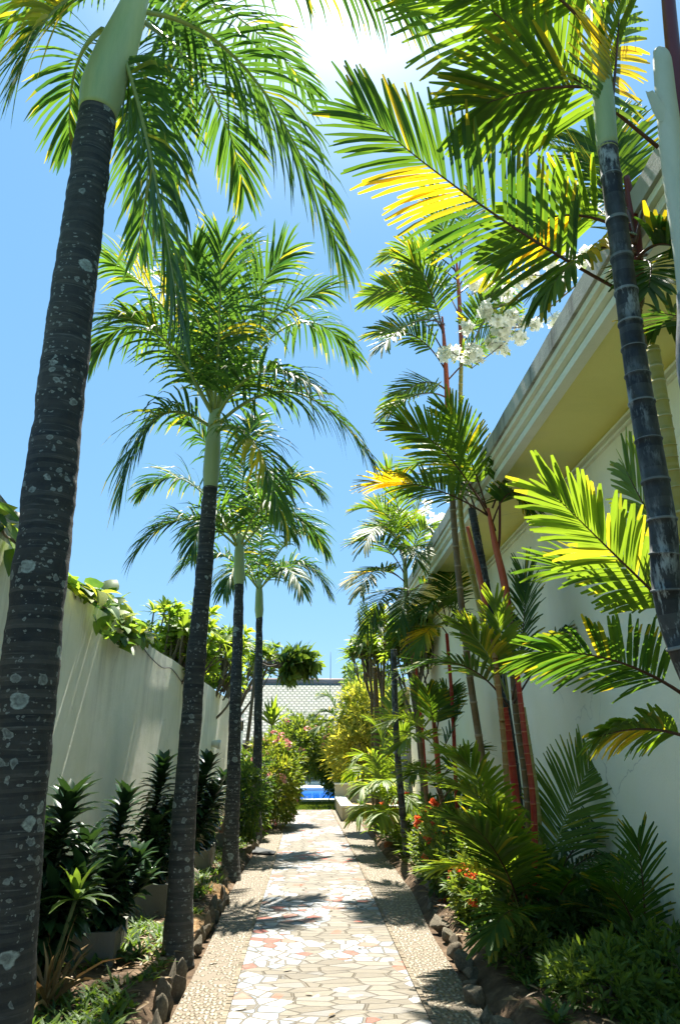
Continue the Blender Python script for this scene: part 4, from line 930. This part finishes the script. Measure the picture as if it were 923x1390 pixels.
q8 = thing('areca_palm', 'bushy bright green palm spilling over the pebbles at the right', 'palm tree', (1.75, 13.6, 0), 'low palms in the right bed')
cane(q8, [(1.75, 13.6, 0), (1.379, 13.600, 0.713), (1.387, 13.600, 1.066)], .04, .03, M['cane_olive'], gap=.12, seed=41)
wax(q8, [
 ((1.376, 13.600, 0.596), (1.254, 13.300, 1.668), (0.872, 13.200, 1.429), {}), ((1.376, 13.600, 0.596), (1.417, 13.600, 1.795), (1.196, 13.600, 1.982), {}),
 ((1.375, 13.600, 0.539), (1.592, 13.400, 1.791), (1.739, 13.300, 1.911), {}), ((1.375, 13.600, 0.539), (1.137, 12.800, 1.204), (0.893, 12.500, 0.993), {}),
 ((1.374, 13.600, 0.481), (1.089, 12.600, 0.879), (0.829, 12.300, 0.632), {}), ((1.375, 13.600, 0.539), (1.325, 12.500, 1.211), (1.178, 12.000, 1.117), {}),
 ((1.399, 13.600, 0.481), (1.537, 12.600, 1.098), (1.642, 12.300, 0.787), {}), ((1.399, 13.600, 0.481), (1.685, 13.400, 1.428), (1.990, 13.400, 1.308), {}),
 ((1.374, 13.600, 0.481), (1.214, 12.200, 0.794), (1.102, 11.900, 0.609), {}), ((1.376, 13.600, 0.596), (1.200, 14.200, 1.551), (0.873, 14.500, 1.165), {}),
 ((1.376, 13.600, 0.596), (1.533, 14.000, 2.061), (1.636, 14.200, 2.468), {}),
], seed0=760, n=24, L=.5, w=.05, tone=.75, mats=WB, droop=.6, t0=.2)
q9 = thing('sealing_wax_palm', 'dark thin stemmed far palm with bright tuft beside the frangipani', 'palm tree', (1.75, 15.5, 0), 'red-stemmed palms along the right bed')
for (a, b_, c, r) in (((1.311, 15.500, 0.737), (1.318, 15.500, 2.121), (1.293, 15.500, 3.452), .028), ((1.565, 16.000, 0.712), (1.602, 16.000, 2.439), (1.661, 16.000, 3.675), .035), ((1.480, 16.400, 0.692), (1.497, 16.400, 2.462), (1.463, 16.400, 3.325), .06)):
    cane(q9, [(a[0]+.03, a[1], 0), a, b_, c], r, r*.85, M['cane_brown'], gap=.22, seed=int(r*1000), base=.1, ringt=.4)
wax(q9, [
 ((1.293, 15.500, 3.452), (1.270, 15.500, 4.071), (1.226, 15.500, 4.355), dict(tone=1, mats=WB)), ((1.293, 15.500, 3.452), (1.379, 15.300, 4.039), (1.437, 15.200, 4.255), dict(tone=1, mats=WB)),
 ((1.293, 15.500, 3.452), (1.110, 15.500, 3.913), (1.081, 15.500, 4.148), dict(tone=.8, mats=WB)), ((1.661, 16.000, 3.675), (1.463, 15.800, 4.445), (1.114, 15.600, 3.617), dict(tone=.2)),
 ((1.661, 16.000, 3.675), (1.871, 15.800, 4.448), (2.095, 15.600, 3.623), dict(tone=.2)), ((1.661, 16.000, 3.675), (1.598, 15.500, 4.550), (1.460, 15.000, 3.990), dict(tone=.2)),
 ((1.661, 16.000, 3.675), (2.081, 16.200, 4.358), (2.516, 16.400, 4.062), dict(tone=.4)), ((1.661, 16.000, 3.675), (1.794, 16.600, 4.596), (2.106, 17.000, 4.849), dict(tone=.5)),
], seed0=780, n=20, L=.42, w=.05)
q10 = thing('areca_palm', 'small palm tuft at the bottom right corner against the wall', 'palm tree', (2.42, 5.9, 0), 'low palms in the right bed')
wax(q10, [
 (V((2.42, 5.9, .05)), V((2.35, 5.8, .5)), V((2.15, 5.7, .62)), dict(tone=.3)), (V((2.42, 5.9, .05)), V((2.45, 5.8, .6)), V((2.4, 5.7, .9)), dict(tone=.2)),
 (V((2.42, 5.9, .05)), V((2.3, 5.6, .4)), V((2.1, 5.4, .3)), dict(tone=.9, mats=WB)), (V((2.42, 5.9, .05)), V((2.5, 5.5, .5)), V((2.55, 5.2, .4)), dict(tone=.8, mats=WB)),
 (V((2.42, 5.9, .05)), V((2.3, 6.1, .5)), V((2.05, 6.2, .4)), dict(tone=.4)), (V((2.42, 5.9, .05)), V((2.5, 6.1, .6)), V((2.5, 6.4, .7)), dict(tone=.4)),
], seed0=800, n=16, L=.32, w=.03, t0=.25)

# ------------------------------------------------------------------ shrubs, flowers
def rnd_dir(rn, up=0): 
    while True:
        d = V((rn.uniform(-1, 1), rn.uniform(-1, 1), rn.uniform(-1, 1)))
        if .05 < d.length < 1: d.normalize(); d.z += up; return d.normalized()
def leaf_clumps(c, rad, nclump, nleaf, L, w, seed, up=.35, cr=.28, tone=(.2, .8), yel=0, prof=(.3, .9, 1, .6, .05), fill=.45, droop=.4):
    """foliage as many leaves in clumps spread through an ellipsoid"""
    rn = random.Random(seed); mb = MB(); c = V(c); rad = V(rad)
    for i in range(nclump):
        d = rnd_dir(rn); k = fill+(1-fill)*rn.random()**.6; wob = 1+.22*noise.noise(d*2.3+V((seed, 0, 0)))
        q = V((d.x*rad.x, d.y*rad.y, d.z*rad.z))*k*wob+c
        tn = rn.uniform(*tone); s = cr*rn.uniform(.6, 1.3)*min(rad); ye = yel*rn.random()
        od = V((d.x, d.y, d.z+up)).normalized()
        for j in range(nleaf):
            e = rnd_dir(rn); p = q+e*s*rn.random()
            dr = (e+od*.9).normalized()
            mb.blade(p, dr, rnd_dir(rn, .8), L*rn.uniform(.7, 1.2), w*rn.uniform(.8, 1.2), droop, prof, .3, 0, (min(1, max(0, tn+rn.gauss(0, .15))), ye*rn.random()), n=2 if L < .12 else 3)
    return mb
def blossoms(pts, n, spread, s, seed, up=.5):
    rn = random.Random(seed); mb = MB()
    for p in pts:
        for j in range(n):
            e = rnd_dir(rn, .2); q = V(p)+e*spread*rn.random()**.5; ax = rnd_dir(rn, up); a0 = rn.random()*6
            u = ax.orthogonal().normalized(); v = ax.cross(u)
            for k in range(4):
                a = a0+k*math.pi/2; mb.blade(q, u*math.cos(a)+v*math.sin(a)+ax*.45, ax, s*rn.uniform(.8, 1.2), s*.8, .2, (.5, 1, .3), .2, 0, (rn.random(), 0), n=2)
    return mb
def stems(base, tops, r, mat, parent, name='stem', seed=0):
    rn = random.Random(seed)
    for t in tops:
        t = V(t); b = V(base)+V((rn.uniform(-.1, .1), rn.uniform(-.1, .1), 0)); mid = b.lerp(t, .5)+V((rn.uniform(-.1, .1), rn.uniform(-.1, .1), .05))
        simple_tube(parent, [b, mid, t], [r, r*.8, r*.5], mat, name, 7, 8)
def shrub(name, label, cat, base, c, rad, nclump, nleaf, L, w, seed, mat, group=None, flowers=None, r=.02, nst=4, **kw):
    t = thing(name, label, cat, base, group); rn = random.Random(seed)
    leaf_clumps(c, rad, nclump, nleaf, L, w, seed, **kw).build('foliage', mat, t)
    tops = [V(c)+V((rn.uniform(-.6, .6)*rad[0], rn.uniform(-.6, .6)*rad[1], rn.uniform(-.2, .3)*rad[2])) for _ in range(nst)]
    stems(base, tops, r, M['bark'], t, seed=seed)
    if flowers:
        fm, k, nf, sp, fs = flowers; pts = []
        for i in range(k):
            d = rnd_dir(rn, .25); pts.append(V(c)+V((d.x*rad[0], d.y*rad[1], d.z*rad[2]))*1.02)
        blossoms(pts, nf, sp, fs, seed+5).build('flowers', fm, t)
    return t

# dark dracaenas in the left bed
def dracaena(base, heads, seed, label, L=.22, w=.075, dens=1.0):
    t = thing('dracaena', label, 'plant', base, 'dark dracaenas against the left wall'); rn = random.Random(seed)
    for (top, hl) in heads:
        top = V(top); b = V(base); lean = (top-b)
        simple_tube(t, [b, b.lerp(top, .5)+V((rn.uniform(-.03, .03), rn.uniform(-.03, .03), 0)), top], [.018, .016, .012], M['stem_green'], 'stem', 8, 10)
        mb = MB(); n = int(hl/.0058*dens); ax = V((0, 0, 1))
        for i in range(n):
            u = i/n; a = i*2.39996+rn.uniform(-.3, .3); h = top.z-hl*(1-u)
            px = b.lerp(top, (h-b.z)/max(.01, top.z-b.z)); el = R(12+52*u**2.6+rn.uniform(-12, 12))
            d = V((math.cos(a)*math.cos(el), math.sin(a)*math.cos(el), math.sin(el)))
            mb.blade(px, d, UP, L*(1-.10*u)*rn.uniform(.8, 1.15), w*rn.uniform(.85, 1.1), .7*(1-u)+.45, (.45, .9, 1, .8, .05), .35, 0, (rn.uniform(.1, .9), 0))
        mb.build('leaves', M['leaf_dark'], t)
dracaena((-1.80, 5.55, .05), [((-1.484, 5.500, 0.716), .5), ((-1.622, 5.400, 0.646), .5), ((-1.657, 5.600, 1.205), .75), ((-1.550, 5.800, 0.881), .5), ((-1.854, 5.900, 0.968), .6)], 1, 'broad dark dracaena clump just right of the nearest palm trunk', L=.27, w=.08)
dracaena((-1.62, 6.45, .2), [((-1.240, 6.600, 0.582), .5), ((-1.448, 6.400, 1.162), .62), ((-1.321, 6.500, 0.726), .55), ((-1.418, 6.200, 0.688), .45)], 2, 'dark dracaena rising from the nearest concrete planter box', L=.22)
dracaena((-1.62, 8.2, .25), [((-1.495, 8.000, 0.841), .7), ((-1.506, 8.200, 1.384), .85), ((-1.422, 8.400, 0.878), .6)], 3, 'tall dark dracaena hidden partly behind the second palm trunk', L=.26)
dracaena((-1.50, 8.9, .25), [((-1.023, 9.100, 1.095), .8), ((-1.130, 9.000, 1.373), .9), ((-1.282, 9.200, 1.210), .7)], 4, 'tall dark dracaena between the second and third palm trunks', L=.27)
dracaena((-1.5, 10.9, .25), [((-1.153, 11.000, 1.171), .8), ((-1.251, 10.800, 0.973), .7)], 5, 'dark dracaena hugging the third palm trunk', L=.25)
shrub('leafy_shrub', 'dark green shrub between the third and fourth palm trunks', 'shrub', (-1.35, 13.0, .3), (-0.965, 12.600, 0.830), (.28, .5, .55), 120, 14, .09, .04, 21, M['leaf_shrub'], tone=(0, .6))
# small rosette plant and dry blades at the front
t = thing('cordyline', 'small mid green rosette plant on a thin stem before the dracaenas', 'plant', (-1.62, 5.3, 0))
tp = V((-1.458, 5.300, 0.633)); simple_tube(t, [(-1.62, 5.3, 0), tp], [.016, .012], M['stem_green'], 'stem', 8, 6)
mb = MB(); rn = random.Random(8)
for i in range(16):
    a = i*2.4; el = R(rn.uniform(5, 75)); d = V((math.cos(a)*math.cos(el), math.sin(a)*math.cos(el), math.sin(el))); mb.blade(tp, d, UP, rn.uniform(.2, .3), .055, .7, tint=(rn.uniform(.2, .7), 0))
mb.build('leaves', M['leaf_shrub'], t)
mb = MB()
for i in range(34):
    a = rn.uniform(0, 6.28); el = R(rn.uniform(35, 85)); d = V((math.cos(a)*math.cos(el), math.sin(a)*math.cos(el), math.sin(el)))
    mb.blade(V((-1.55+rn.uniform(-.05, .05), 5.25+rn.uniform(-.05, .05), .03)), d, V((rn.gauss(0, 1), rn.gauss(0, 1), .3)), rn.uniform(.3, .62), .022, .7, tint=(rn.random(), 0))
tag(mb.build('dry_grass_tuft', M['dry_leaf']), 'tuft of dry straw coloured blades at the foot of the dracaenas', 'plant')

# left bed further along
shrub('flowering_shrub', 'bushy light green shrub dotted with pink blooms beyond the fourth palm', 'shrub', (-1.0, 17.6, 0), (-0.738, 17.600, 0.973), (.62, 1.1, .95), 330, 16, .12, .05, 31, M['leaf_shrub'],
      flowers=(M['petal_pink'], 34, 7, .09, .045), tone=(.3, 1), yel=.5, nst=7)
shrub('flowering_shrub', 'pale green bush left of the path end beside the lawn', 'shrub', (-1.2, 21.5, 0), (-0.980, 21.500, 0.781), (.7, .8, .9), 200, 14, .13, .055, 32, M['leaf_shrub'],
      flowers=(M['petal_pink'], 20, 6, .09, .045), tone=(.5, 1), yel=.6, nst=5)
shrub('leafy_shrub', 'dark glossy shrub right behind the fourth palm trunk', 'shrub', (-1.45, 15.2, 0), (-1.081, 15.200, 0.730), (.4, .6, .75), 160, 14, .12, .05, 33, M['leaf_shrub'], tone=(0, .5), nst=5)
def rosette(name, label, c, n, L, w, mat, seed, el=(10, 75), stem=None, tone=(.3, .9), cat='plant', droop=.5, yel=0, group=None):
    rn = random.Random(seed); t = thing(name, label, cat, stem or c, group); mb = MB(); c = V(c)
    if stem: simple_tube(t, [stem, c], [.022, .015], M['stem_green'], 'stem', 8, 6)
    for i in range(n):
        a = i*2.4+rn.uniform(-.2, .2); e = R(el[0]+(el[1]-el[0])*(i/n)+rn.uniform(-6, 6)); d = V((math.cos(a)*math.cos(e), math.sin(a)*math.cos(e), math.sin(e)))
        mb.blade(c, d, UP, L*rn.uniform(.8, 1.15), w*rn.uniform(.8, 1.1), droop, (.5, .9, 1, .7, .05), .35, 0, (rn.uniform(*tone), yel*rn.random()))
    mb.build('leaves', mat, t); return t
rosette('bromeliad', 'yellow-green rosette plant among rocks right of the fourth palm', (-.98, 16.0, .22), 34, .32, .06, M['leaf_variegated'], 3, tone=(.3, .9))
rosette('cordyline', 'bright lime cordyline standing tall in front of the tiled roof', (-0.940, 20.000, 2.205), 30, .75, .12, M['leaf_bright'], 4, el=(30, 88), stem=(-1.05, 20, 0), droop=.35, tone=(.5, 1))
rosette('agave', 'small dark spiky plant in the buff masonry planter', (1.45, 20.6, .18), 20, .34, .05, M['leaf_shrub'], 5, tone=(0, .4))

# round tree in front of the pool
t = thing('garden_tree', 'round crowned green tree on a thin trunk in front of the pool', 'tree', (-.30, 26.2, 0))
simple_tube(t, [(-.30, 26.2, 0), (-.28, 26.2, 1.0), (-0.297, 26.200, 1.360)], [.10, .085, .075, .06], M['bark'], 'trunk', 10, 14)
for k, tp in enumerate(((-0.554, 26.000, 1.827), (0.197, 26.500, 1.953), (0.576, 26.200, 1.594))): simple_tube(t, [(-0.295, 26.200, 1.244), tp], [.05, .02], M['bark'], 'limb', 7, 6)
cc = V((-0.080, 26.600, 1.739)); leaf_clumps(cc, (1.45, 1.3, .95), 520, 18, .15, .07, 41, tone=(.1, .9), yel=.3, fill=.35).build('crown', M['leaf_shrub'], t)
pp = [];  rn = random.Random(6)
for i in range(22):
    d = rnd_dir(rn, .2); pp.append(cc+V((d.x*1.45, d.y*1.3, d.z*.95)))
blossoms(pp, 5, .12, .06, 9).build('flowers', M['petal_pink'], t)
# drooping dark green right lobe by pool chairs
shrub('leafy_shrub', 'dark rounded bush right of the pool under the yellow croton', 'shrub', (1.3, 26.0, 0), (1.120, 26.000, 1.015), (.75, .7, .9), 200, 14, .15, .07, 43, M['leaf_shrub'], tone=(0, .5), nst=5)
# tall variegated croton
t = thing('croton_tree', 'tall yellow variegated croton tree behind the buff masonry planter', 'tree', (1.95, 24.3, 0))
rn = random.Random(12)
for k in range(8):
    a = (1.95+rn.uniform(-.55, .75), 24.3+rn.uniform(-.3, .3), 0); simple_tube(t, [a, (a[0]+rn.uniform(-.1, .1), a[1], .9), (a[0]+rn.uniform(-.2, .2), a[1], 1.9)], [.06, .045, .03], M['bark'], 'trunk', 8, 8)
mb = leaf_clumps((1.654, 24.300, 1.544), (1.05, .9, 1.15), 420, 15, .17, .05, 51, tone=(.2, 1), yel=.5, fill=.35); mb.build('crown', M['leaf_variegated'], t)
mb = leaf_clumps((1.977, 24.600, 2.828), (.95, .8, .95), 300, 15, .17, .06, 52, tone=(0, .7), yel=.2, fill=.35); mb.build('crown', M['leaf_variegated'], t)
shrub('leafy_shrub', 'mid green tree crown against the sky left of the yellow wing wall', 'tree', (2.6, 26.5, 0), (2.549, 26.500, 3.056), (1.1, .8, 1.3), 300, 14, .18, .08, 53, M['leaf_shrub'], tone=(.2, .8), nst=4, r=.05)
shrub('leafy_shrub', 'small bright treetop at the roofline beyond the croton', 'tree', (1.9, 30, 0), (2.188, 30.000, 4.255), (.8, .7, .8), 110, 12, .2, .08, 54, M['leaf_shrub'], tone=(.5, 1), nst=3, r=.05)
# arching grey-green palm fronds left of the croton
t = thing('fan_palm', 'small blue-green palm leaning in front of the roof by the croton', 'palm tree', (1.5, 25.2, 0))
simple_tube(t, [(1.5, 25.2, 0), (1.5, 25.2, 1.6), (1.037, 25.200, 2.392)], [.07, .06, .045], M['bark'], 'trunk', 8, 8)
wax(t, [((1.037, 25.200, 2.392), (0.783, 25.000, 3.081), (0.246, 24.800, 2.674), {}), ((1.037, 25.200, 2.392), (0.837, 25.200, 3.450), (0.540, 25.200, 3.330), {}), ((1.037, 25.200, 2.392), (1.161, 25.200, 3.451), (1.286, 25.200, 3.571), {}), ((1.037, 25.200, 2.392), (0.652, 24.600, 2.711), (0.292, 24.200, 2.244), {})], seed0=900, n=20, L=.55, w=.06, tone=.3)

# frangipani trees
def frangipani(label, base, crown, rad, n, seed, L=.28, w=.075, trunk_r=.09, fork=None, leaf='leaf_frangi'):
    rn = random.Random(seed); t = thing('frangipani_tree', label, 'tree', base, None); b = V(base); c = V(crown)
    fk = fork; fork = b.lerp(c, .55); fork.z = b.z+(c.z-b.z)*.55
    if fk: fork = V(fk)
    simple_tube(t, [b, b.lerp(fork, .5)+V((.05, .05, 0)), fork], [trunk_r, trunk_r*.8, trunk_r*.65], M['bark'], 'trunk', 10, 10)
    lb = MB(); br = MB()
    for i in range(n):
        d = rnd_dir(rn, .25); k = rn.uniform(.35, 1); tip = c+V((d.x*rad[0], d.y*rad[1], d.z*rad[2]))*k
        mid = fork.lerp(tip, .55)+V((rn.uniform(-.15, .15), rn.uniform(-.15, .15), -.1))
        m2 = mid.lerp(tip, .6)+V((rn.uniform(-.08, .08), rn.uniform(-.08, .08), rn.uniform(-.02, .1)))
        if i % 5 == 0: br.tube(smooth_path([fork, mid, m2, tip], 10), [.032*(1-.6*q/10) for q in range(11)], 6)
        else: br.tube([mid.lerp(tip, .3), m2, tip], [.018, .015, .012], 6)
        ax = (tip-m2).normalized(); u = ax.orthogonal().normalized(); v = ax.cross(u); tn = rn.uniform(.1, .9)
        for j in range(17):
            a = j*2.4; e = R(rn.uniform(8, 65)); dd = (u*math.cos(a)+v*math.sin(a))*math.cos(e)+ax*math.sin(e)
            lb.blade(tip+ax*rn.uniform(-.03, .03), dd, ax, L*rn.uniform(.7, 1.15), w*rn.uniform(.8, 1.15), .55, (.25, .7, 1, .85, .1), .3, 0, (min(1, max(0, tn+rn.gauss(0, .15))), 0))
    br.build('limbs', M['bark'], t); lb.build('crown', M[leaf], t); return t
frangipani('broad frangipani tree behind the left wall beside the climbing vine', (-3.1, 12.8, 0), (-2.227, 12.800, 3.244), (.85, .9, .75), 85, 1)
frangipani('dense frangipani tree rising over the wall between the palm trunks', (-3.0, 17.5, 0), (-2.067, 17.500, 3.514), (.85, 1.0, 1.0), 80, 2)
frangipani('frangipani tree with bare branches reaching right toward the tiled roof', (-2.9, 21.0, 0), (-1.402, 21.000, 4.025), (.6, .8, .6), 30, 3)
t = frangipani('frangipani branch head hanging dark against the sky above the roof', (-1.75, 19.5, 0), (-0.404, 19.500, 3.659), (.55, .5, .42), 40, 4, L=.46, w=.12, trunk_r=.06, fork=(-1.380, 19.500, 3.844), leaf='leaf_shrub')
frangipani('frangipani tree right of the path among the thin dark palm stems', (2.2, 17.8, 0), (1.449, 17.800, 3.741), (.65, .8, .35), 30, 5, L=.42, w=.10, trunk_r=.07)
frangipani('leafy frangipani tree against the cream building behind palm canes', (2.3, 15.5, 0), (2.208, 15.500, 3.610), (.6, .8, .6), 45, 6, L=.34, w=.09, trunk_r=.07)

# small palm top over the wall
t = thing('fan_palm', 'small palm head showing above the left wall between trunks', 'palm tree', (-2.6, 20, 0)); cb = V((-2.006, 20.000, 3.804))
simple_tube(t, [(-2.6, 20, 0), cb], [.08, .06], M['bark'], 'trunk', 8, 8); extra_crown(t, cb, 9, 1.3, 77, n=22, L=.4, w=.05)

# vine on top of the left wall
def vine(label, y0, y1, n, seed, hang=.35, big=1.0):
    rn = random.Random(seed); t = thing('climbing_vine', label, 'vine', (-2.2, (y0+y1)/2, 2.87)); st = []
    pts = [V((-2.15+rn.uniform(-.04, .07), y0+(y1-y0)*i/6, 2.91+rn.uniform(-.01, .05))) for i in range(7)]
    simple_tube(t, pts, [.012, .009], M['bark'], 'stem', 6, 30)
    mb = MB()
    for i in range(n):
        u = rn.random(); y = y0+(y1-y0)*u; amp = math.sin(math.pi*min(1, u*1.1+.05))
        over = rn.random(); x = -2.25+.28*over; z = 2.9+rn.uniform(-.02, .2)*amp-(hang*rn.random()*amp if x > -2.06 else 0)
        if x > -2.06: x = rn.uniform(-2.06, -1.97)
        s = rn.uniform(.10, .19)*big; d = V((rn.uniform(0, 1), rn.uniform(-.7, .4), rn.uniform(-.9, .5))).normalized()
        upv = V((rn.uniform(.0, 1), rn.uniform(-.6, .2), 1))
        mb.blade(V((x, y, z)), d, upv, s*1.15, s, .5, (.75, 1, .85, .5, .05), .2, 0, (rn.random()**1.3, rn.choice((0, 0, 0, .4))))
    mb.build('leaves', M['leaf_vine'], t)
vine('large leaved green vine spilling over the left wall top', 6.4, 9.6, 230, 1, .40)
vine('small sprig of vine on the rough coping at the left edge', 4.3, 5.5, 34, 2, .25)

# white bougainvillea over the eaves
t = thing('bougainvillea', 'white bougainvillea sprays hanging over the eave of the building', 'shrub', (2.15, 6.4, 4.6))
br = [[(2.842, 6.000, 6.340), (2.392, 6.600, 6.253), (2.054, 6.900, 6.255), (1.701, 7.000, 5.725), (1.558, 7.100, 5.830)], [(2.938, 6.000, 6.483), (2.631, 6.300, 6.329), (2.132, 6.500, 6.415), (1.733, 6.600, 6.233)],
      [(2.907, 6.400, 6.317), (2.594, 7.000, 6.238), (2.321, 7.000, 6.081), (1.982, 7.000, 6.121)], [(2.804, 5.600, 6.066), (2.592, 5.800, 6.128), (2.227, 6.000, 6.365), (1.724, 6.200, 6.225)], [(2.326, 7.000, 6.131), (2.287, 7.200, 6.058), (1.823, 7.200, 5.653)]]
for b_ in br: simple_tube(t, b_, [.010, .005], M['bark'], 'branch', 6, 20)
pts = []; rn = random.Random(19)
for b_ in br:
    pa = smooth_path(b_, 16)
    for i, q in enumerate(pa):
        if i > 1 and i % 2 == 0:
            e = q+V((rn.uniform(-.18, .18), rn.uniform(-.2, .2), rn.uniform(-.10, .18))); pts.append(e)
            simple_tube(t, [q, q.lerp(e, .5)+V((0, 0, .03)), e], [.005, .003], M['bark'], 'branch', 5, 6)
blossoms(pts, 15, .085, .062, 3).build('bracts', M['petal_white'], t)
mb = MB()
for q in pts:
    for j in range(3): mb.blade(q+rnd_dir(rn)*.06, rnd_dir(rn), rnd_dir(rn, .7), .08, .045, .3, tint=(rn.uniform(.6, 1), rn.choice((0, .3))), n=2)
mb.build('leaves', M['leaf_bright'], t)
t = thing('bougainvillea', 'farther small white bougainvillea spray at the eave behind the palms', 'shrub', (2.0, 12, 4.6))
simple_tube(t, [(2.0, 12, 4.6), (2.185, 12.000, 5.438), (1.866, 12.000, 4.632)], [.01, .006], M['bark'], 'branch', 6, 12)
pts = [V((2.176, 12.000, 5.234))+V((rn.uniform(-.25, .25), rn.uniform(-.5, .5), rn.uniform(-.45, .4))) for _ in range(22)]
blossoms(pts, 5, .12, .06, 4).build('bracts', M['petal_white'], t)

# right bed flowers and ground shrubs
def ixora(label, base, c, rad, k, seed, n=150):
    shrub('ixora_shrub', label, 'shrub', base, c, rad, n, 12, .085, .034, seed, M['leaf_shrub'], 'ixora shrubs in the right bed', (M['petal_orange'], k, 16, .055, .022), nst=5, r=.012, tone=(.1, 1), yel=.25)
ixora('ixora shrub with most orange blooms before the big palm clump', (1.6, 8.6, 0), (1.62, 8.6, .42), (.34, .5, .40), 13, 61)
ixora('ixora shrub at the foot of the palm clump near the camera', (1.65, 7.5, 0), (1.62, 7.5, .30), (.30, .45, .28), 7, 62)
ixora('sparse ixora shrub farther along beside the rounded boulder', (1.7, 10.0, 0), (1.7, 10.0, .42), (.32, .6, .40), 8, 63)
ixora('low orange ixora farthest along the right bed', (1.75, 12.0, 0), (1.7, 12.0, .35), (.3, .7, .35), 7, 64, 120)
shrub('leafy_shrub', 'low dark shrub at the foot of the cream wall near the corner', 'shrub', (2.2, 6.6, 0), (2.1, 6.5, .2), (.42, .5, .26), 110, 12, .09, .03, 65, M['leaf_shrub'], tone=(0, .7), nst=4, r=.01)
shrub('leafy_shrub', 'dark filler shrub between palm canes and the cream wall', 'shrub', (2.3, 9.0, 0), (2.2, 9.0, .5), (.3, 1.0, .5), 170, 12, .12, .045, 66, M['leaf_shrub'], tone=(0, .5), nst=5, r=.012)
shrub('leafy_shrub', 'dark shrub under the short red stemmed palm', 'shrub', (2.1, 11.8, 0), (2.0, 11.8, .45), (.35, .9, .5), 150, 12, .13, .05, 67, M['leaf_shrub'], tone=(0, .6), nst=5, r=.012)
shrub('leafy_shrub', 'low bright green shrub along the foot of the cream wall at the bottom right', 'shrub', (2.35, 5.4, 0), (2.3, 5.4, .18), (.30, .6, .24), 130, 12, .08, .026, 68, M['leaf_shrub'], tone=(.2, 1), nst=4, r=.01)
shrub('leafy_shrub', 'dark low shrub filling under the big palm clump', 'shrub', (1.95, 7.0, 0), (1.95, 7.0, .35), (.45, .5, .38), 200, 12, .11, .035, 69, M['leaf_shrub'], tone=(0, .6), nst=5, r=.01)
shrub('leafy_shrub', 'fine leaved shrub spilling over rocks nearest the camera on the right', 'shrub', (1.55, 6.2, 0), (1.6, 6.1, .14), (.28, .5, .18), 110, 12, .06, .02, 70, M['leaf_shrub'], tone=(.1, .9), nst=4, r=.01)
shrub('leafy_shrub', 'feathery mid green shrub in the right bed closest to the camera', 'shrub', (1.85, 5.2, 0), (1.85, 5.2, .2), (.34, .40, .20), 140, 12, .08, .022, 71, M['leaf_shrub'], tone=(.4, 1), nst=5, r=.01)
for i, (x, y, lab) in enumerate(((1.5, 12.9, 'bright leaved lily plant nearest the reddish clay rock'), (1.62, 11.0, 'lily plant with orange heads behind the brown boulder'), (1.45, 14.4, 'lily tuft at the pebble edge near the masonry planter'))):
    t = rosette('lily', lab, (x, y, .12), 22, .55, .06, M['leaf_bright'], 80+i, el=(25, 85), tone=(.1, .8), droop=.7)
    for k in range(3): blossoms([V((x-.05+.1*k, y-.1*k, .62+.12*k))], 14, .06, .05, 90+i*3+k, up=.8).build('flower', M['petal_orange'], t)
rosette('lily', 'strappy green plant at the foot of the big palm clump', (1.72, 6.5, .05), 26, .45, .04, M['leaf_shrub'], 95, el=(20, 85), droop=.9, tone=(.1, .7))
rosette('lily', 'small bright sprout at the bottom of the right bed', (1.95, 6.3, .05), 18, .22, .03, M['leaf_bright'], 96, el=(15, 80))

# leaf litter over the bed soil
mb = MB(); rn = random.Random(91)
for i in range(5200):
    lf = rn.random() < .5; x = rn.uniform(-2.08, -.93) if lf else rn.uniform(1.3, 2.62); y = rn.uniform(4, 20)
    a = rn.uniform(0, 6.28); mb.blade(V((x, y, rn.uniform(.075, .125))), V((math.cos(a), math.sin(a), rn.uniform(-.1, .3))), V((rn.gauss(0, .3), rn.gauss(0, .3), 1)), rn.uniform(.04, .13), rn.uniform(.012, .035), .3, tint=(rn.random(), 0), n=3)
stuff(mb.build('leaf_litter', M['dry_leaf']), 'brown leaf litter scattered over the bed soil', 'leaf litter')
mb = MB()
for i in range(5600):
    lf = rn.random() < .4; x = rn.uniform(-2.08, -1.0) if lf else rn.uniform(1.42, 2.62); y = 4.0+15*rn.random()**1.5; a = rn.uniform(0, 6.28)
    if noise.noise(V((x*2, y*2, 5))) < -.05: continue
    for k in range(5):
        a += 1.26; mb.blade(V((x, y, .08)), V((math.cos(a), math.sin(a), rn.uniform(.4, 1.6))), UP, rn.uniform(.06, .17), rn.uniform(.015, .035), .6, tint=(rn.random(), 0), n=2)
stuff(mb.build('ground_cover', M['leaf_shrub']), 'low green ground cover between the bed plants', 'ground cover')

# fallen leaves on the path
rn = random.Random(44)
for i in range(46):
    x = rn.uniform(-.8, 1.2); y = rn.uniform(5.2, 19); m = MB()
    m.blade(V((0, 0, 0)), V((1, 0, .1)), UP, rn.uniform(.04, .09), .03, .1, tint=(rn.random(), 0), n=3)
    o = m.build('fallen_leaf', M['dry_leaf']); o.location = (x, y, .02); o.rotation_euler = (0, 0, rn.uniform(0, 6.28)); tag(o, 'dry brown leaf lying on the mosaic path or pebbles', 'leaf', 'fallen dry leaves on the path')

# thin lightning rod on the far roof
m = MB(); m.tube([(1.3, 43.6, 5.6), (1.3, 43.6, 7.2)], [.02, .012], 6); m.build('lightning_rod', M['dark_metal'], pv)
